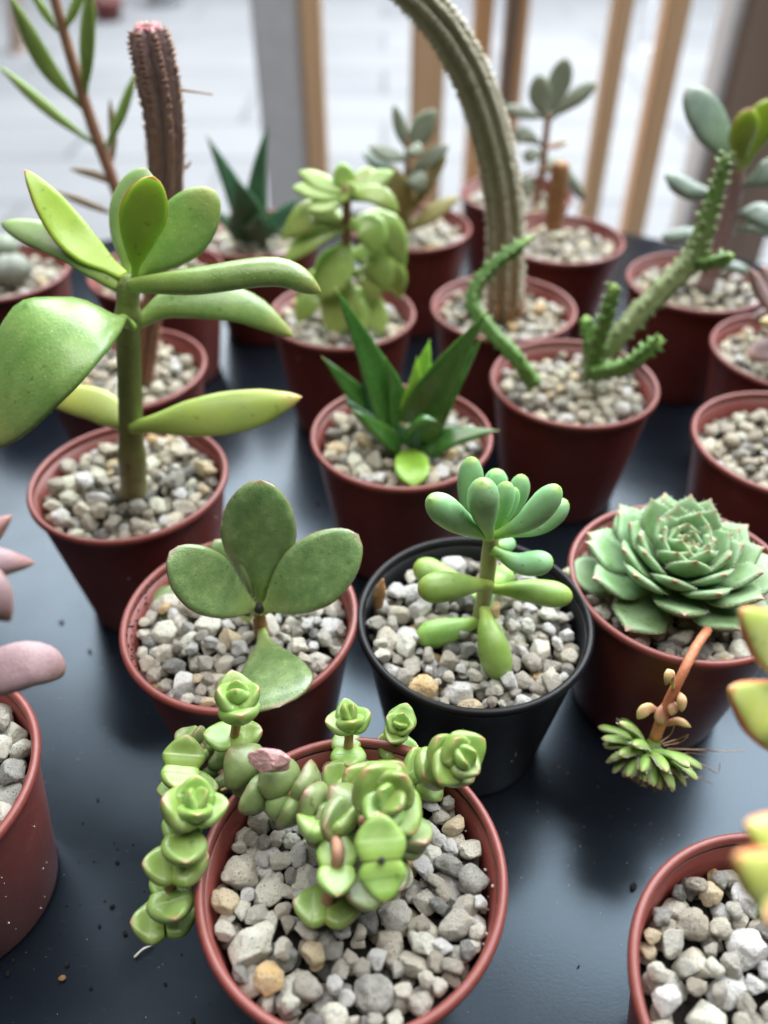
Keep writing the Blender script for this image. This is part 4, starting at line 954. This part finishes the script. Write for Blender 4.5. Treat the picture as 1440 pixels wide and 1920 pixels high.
def stack(pts, n, s0, s1, a0=0.0, mt='crass', head=True, up0=2, up1=18, stemr=.0011, axis=None):
    Pp = [V(*p) for p in pts]; cs = crom(Pp, 40)
    link('stem', tube_mesh(Pp, [(0, stemr), (1, stemr * .8)], 24, 10, tex=.15), e, M['crassstem'])
    for i in range(n):
        t = i / max(1, n - 1); x = t * 39; j = min(int(x), 38); p = cs[j].lerp(cs[j + 1], x - j); T = (cs[min(39, j + 2)] - cs[max(0, j - 1)])
        if axis is not None: T = T.normalized().lerp(Vector(axis).normalized(), .6)
        pair(p, T, a0 + i * math.pi / 2 + random.uniform(-.15, .15), s0 + (s1 - s0) * t, up0 + (up1 - up0) * t, mt)
    if head:
        T = (Pp[-1] - cs[36]).normalized()
        if axis is not None: T = T.lerp(Vector(axis).normalized(), .6).normalized()
        a = a0 + n * math.pi / 2
        pair(Pp[-1] + T * .0012, T, a, s1 * .84, 34, mt); pair(Pp[-1] + T * .0026, T, a + math.pi / 2, s1 * .58, 56, mt)
mm = .001
yf = .0685
TOCAM = (CAM - V(600, 1500, yf)).normalized()
UPV = Vector((0, 0, 1))
stack([(308, 1728, .0640), (320, 1660, .0665), (338, 1590, .0695), (362, 1524, .0730)], 5, .0062, .0068, .3, up1=22, axis=Vector((.15, -.25, 1)))
stack([(520, 1490, .088), (470, 1450, .091), (436, 1418, .093), (442, 1368, .093), (446, 1325, .093)], 4, .0062, .0064, .2, axis=UPV)
stack([(430, 1460, .090), (395, 1425, .093), (362, 1388, .095)], 4, .0054, .0046, .9, 'crassdull', head=False)
stack([(350, 1478, .084), (342, 1440, .085)], 2, .0060, .0060, .1, head=False, axis=Vector((.3, -.4, 1)))
stack([(655, 1535, .074), (622, 1528, .075), (582, 1508, .077), (545, 1486, .079), (510, 1478, .081), (470, 1452, .084)], 7, .0068, .0072, 1.35, 'crassdull', head=False, up0=4, up1=4)
stack([(655, 1535, .073), (690, 1540, .071)], 1, .0068, .0068, .2, 'crassdull', head=False)
stack([(612, 1702, .062), (622, 1655, .064), (634, 1600, .0655), (622, 1555, .071)], 3, .0060, .0060, .1, 'crass', head=False, axis=UPV, stemr=.0012)
stack([(640, 1475, .090), (650, 1430, .092), (654, 1392, .0935), (655, 1358, .094)], 3, .0056, .0054, .2, axis=UPV)
stack([(725, 1460, .092), (742, 1405, .095), (748, 1366, .096)], 3, .0052, .0050, 1.3, axis=TOCAM)
stack([(765, 1500, .088), (800, 1445, .087), (832, 1428, .084), (850, 1422, .081)], 5, .0058, .0062, .7, axis=TOCAM * .8 + Vector((.5, 0, 0)))
stack([(640, 1480, .088), (672, 1478, .084), (702, 1488, .079), (724, 1496, .073)], 6, .0066, .0078, .9, axis=TOCAM)
stack([(705, 1665, .063), (735, 1600, .067), (758, 1550, .071)], 4, .0058, .0064, .3, 'crassdull', head=False, axis=TOCAM)
p = V(714, 1612, .0600); pair(p, TOCAM, 1.75, .0064, 2, 'crass')
link('leaf_hole', tube_mesh([p + TOCAM * .0006, p + TOCAM * .0022], [(0, .0006), (1, .0005)], 4, 10), e, M['soil'])
wm = pebble_mesh(77, 4); wm.materials.append(M['wither'])
o = link('withered_leaf', wm, e); o.matrix_basis = Matrix.Translation(V(503, 1428, .0800)) @ Matrix.Diagonal((.0031, .0022, .0030, 1)); o['label'] = 'wrinkled pink withered leaf'
for pts in ([(425, 1478), (470, 1470), (505, 1490), (520, 1500)], [(450, 1476), (452, 1500), (438, 1525), (430, 1545)], [(415, 1482), (440, 1474), (470, 1478)]):
    link('root', tube_mesh([V(a, b_, .083) for a, b_ in pts], [(0, .0003), (1, .00016)], 16, 6), e, M['root'])

# ------------------------------------------------------------------ small things lying about
rr = random.Random(3)
for px, py, s_, where in ((126, 1808, 9, 'right beside the larger tan grit in the bottom left corner'), (118, 1835, 11, 'largest and palest of those in the bottom left corner'), (235, 1750, 9, 'left of the drooping stacked stem, above the pale fibre'),
        (210, 1700, 7, 'left of the lower end of the drooping stacked stem'), (186, 1737, 6, 'just right of the front left pot foot'), (183, 1500, 5, 'between the front left pot and the drooping stem head'),
        (220, 1617, 5, 'right of the front left pot, level with its middle'), (168, 1222, 7, 'above the mauve leaf tip, left of the jade pot'), (15, 1826, 8, 'nearest the bottom of the left edge'),
        (1188, 1664, 12, 'touching the bottom right pot on its left side'), (310, 1845, 6, 'below the pale fibre, left of the front pot'), (170, 1852, 6, 'lowest but one at the bottom left'),
        (362, 1915, 9, 'on the bottom edge left of the front pot'), (595, 943, 7, 'behind the jade plant, left of the middle pot'), (1085, 1812, 4, 'alone between the front pot and bottom right pot'), (115, 1167, 6, 'left of the tall plant pot, above the mauve leaf')):
    p = Z(px, py, .0003); me = pebble_mesh(px, 2); me.materials.append(M['soil'] if px != 118 else M['bark']); o = link('soil_crumb', me)
    r = s_ * mpp(p) * .55; o.location = p + Vector((0, 0, r * .45)); o.scale = (r * 1.2, r, r * .7); o.rotation_euler.z = rr.random() * 6
    tag(o, 'soil crumb ' + where, 'crumb', 'soil crumbs on the table')
def specks(name, parent, pts, rad, mat, seed):
    r2 = random.Random(seed); vs_, fs = [], []
    src = pebble_mesh(seed, 1); V0 = [v.co.copy() for v in src.vertices]; F0 = [tuple(f.vertices) for f in src.polygons]
    for p in pts:
        k = len(vs_); r = rad * r2.uniform(.4, 1.3); m3 = Matrix.Rotation(r2.random() * 6, 3, 'Z') @ Matrix.Rotation(r2.random() * 6, 3, 'X')
        vs_ += [p + m3 @ (v * r) for v in V0]; fs += [tuple(k + i for i in f) for f in F0]
    tag(link(name, mesh(name, vs_, fs), parent, M[mat]), kind='stuff')
def wall(k, z, a, side):            # a point on the inner or outer wall of a pot
    c = P[k]; r = (.0198 + .0063 * (z - .001) / (RIM - .004)); r = r - .0009 if side == 'in' else r + .0001
    return Vector((c[0] + r * math.cos(a), c[1] + r * math.sin(a), z))
specks('wall_grit', bpy.data.objects['pebble_bed'], [wall('crassula', RIM - rr.uniform(.003, .009), rr.uniform(-.5, 1.6), 'in') for _ in range(26)], .00034, 'spine', 5)
beds = {o['label']: o for o in COL.objects if o.get('category') == 'gravel'}
bj = beds['grey and cream pebbles around the flat oval leaves']
specks('wall_soil', bj, [wall('jade', RIM - abs(rr.gauss(.003, .003)), rr.uniform(2.2, 4.1), 'in') for _ in range(90)], .00032, 'soil', 6)
specks('wall_soil', beds['white and grey pebbles in the front left pot'], [wall('fleft', rr.uniform(.001, .040), rr.uniform(-1.2, .6), 'out') for _ in range(12)], .00020, 'spine', 8)
specks('wall_soil', beds['mixed pebbles in the black pot'], [wall('sedum', rr.uniform(.002, .040), rr.uniform(-2.4, -.6), 'out') for _ in range(9)], .00013, 'spine', 9)
specks('wall_soil', beds['heaped beige pebbles around the thick green stem'], [wall('money', rr.uniform(.002, .040), rr.uniform(-2.6, -.6), 'out') for _ in range(8)], .00014, 'spine', 10)
specks('table_dust', tb, [Vector((rr.uniform(-.13, .13), rr.uniform(.03, .2), .0001)) for _ in range(240)], .00011, 'spine', 11)
specks('table_soil', tb, [Vector((rr.gauss(-.055, .02), rr.gauss(.075, .02), .0001)) for _ in range(60)], .00028, 'soil', 12)
bp_ = [V(706, 1152, .134), V(711, 1118, .134), V(718, 1086, .135)]
tag(link('bark_chip', tube_mesh(bp_, [(0, .0005), (.4, .0013), (.7, .0012), (1, .0003)], 14, 10, tex=.4), None, M['bark']), 'slim brown bark chip standing among the pebbles at the left of the black pot', 'bark chip')
p = [Z(252, 1795, .0006), Z(268, 1780, .0012), Z(286, 1772, .0006)]
tag(link('root_fibre', tube_mesh(p, [(0, .0003), (1, .0002)], 10, 6), None, M['spine']), 'pale curled root fibre on the table beside the front pot', 'fibre')
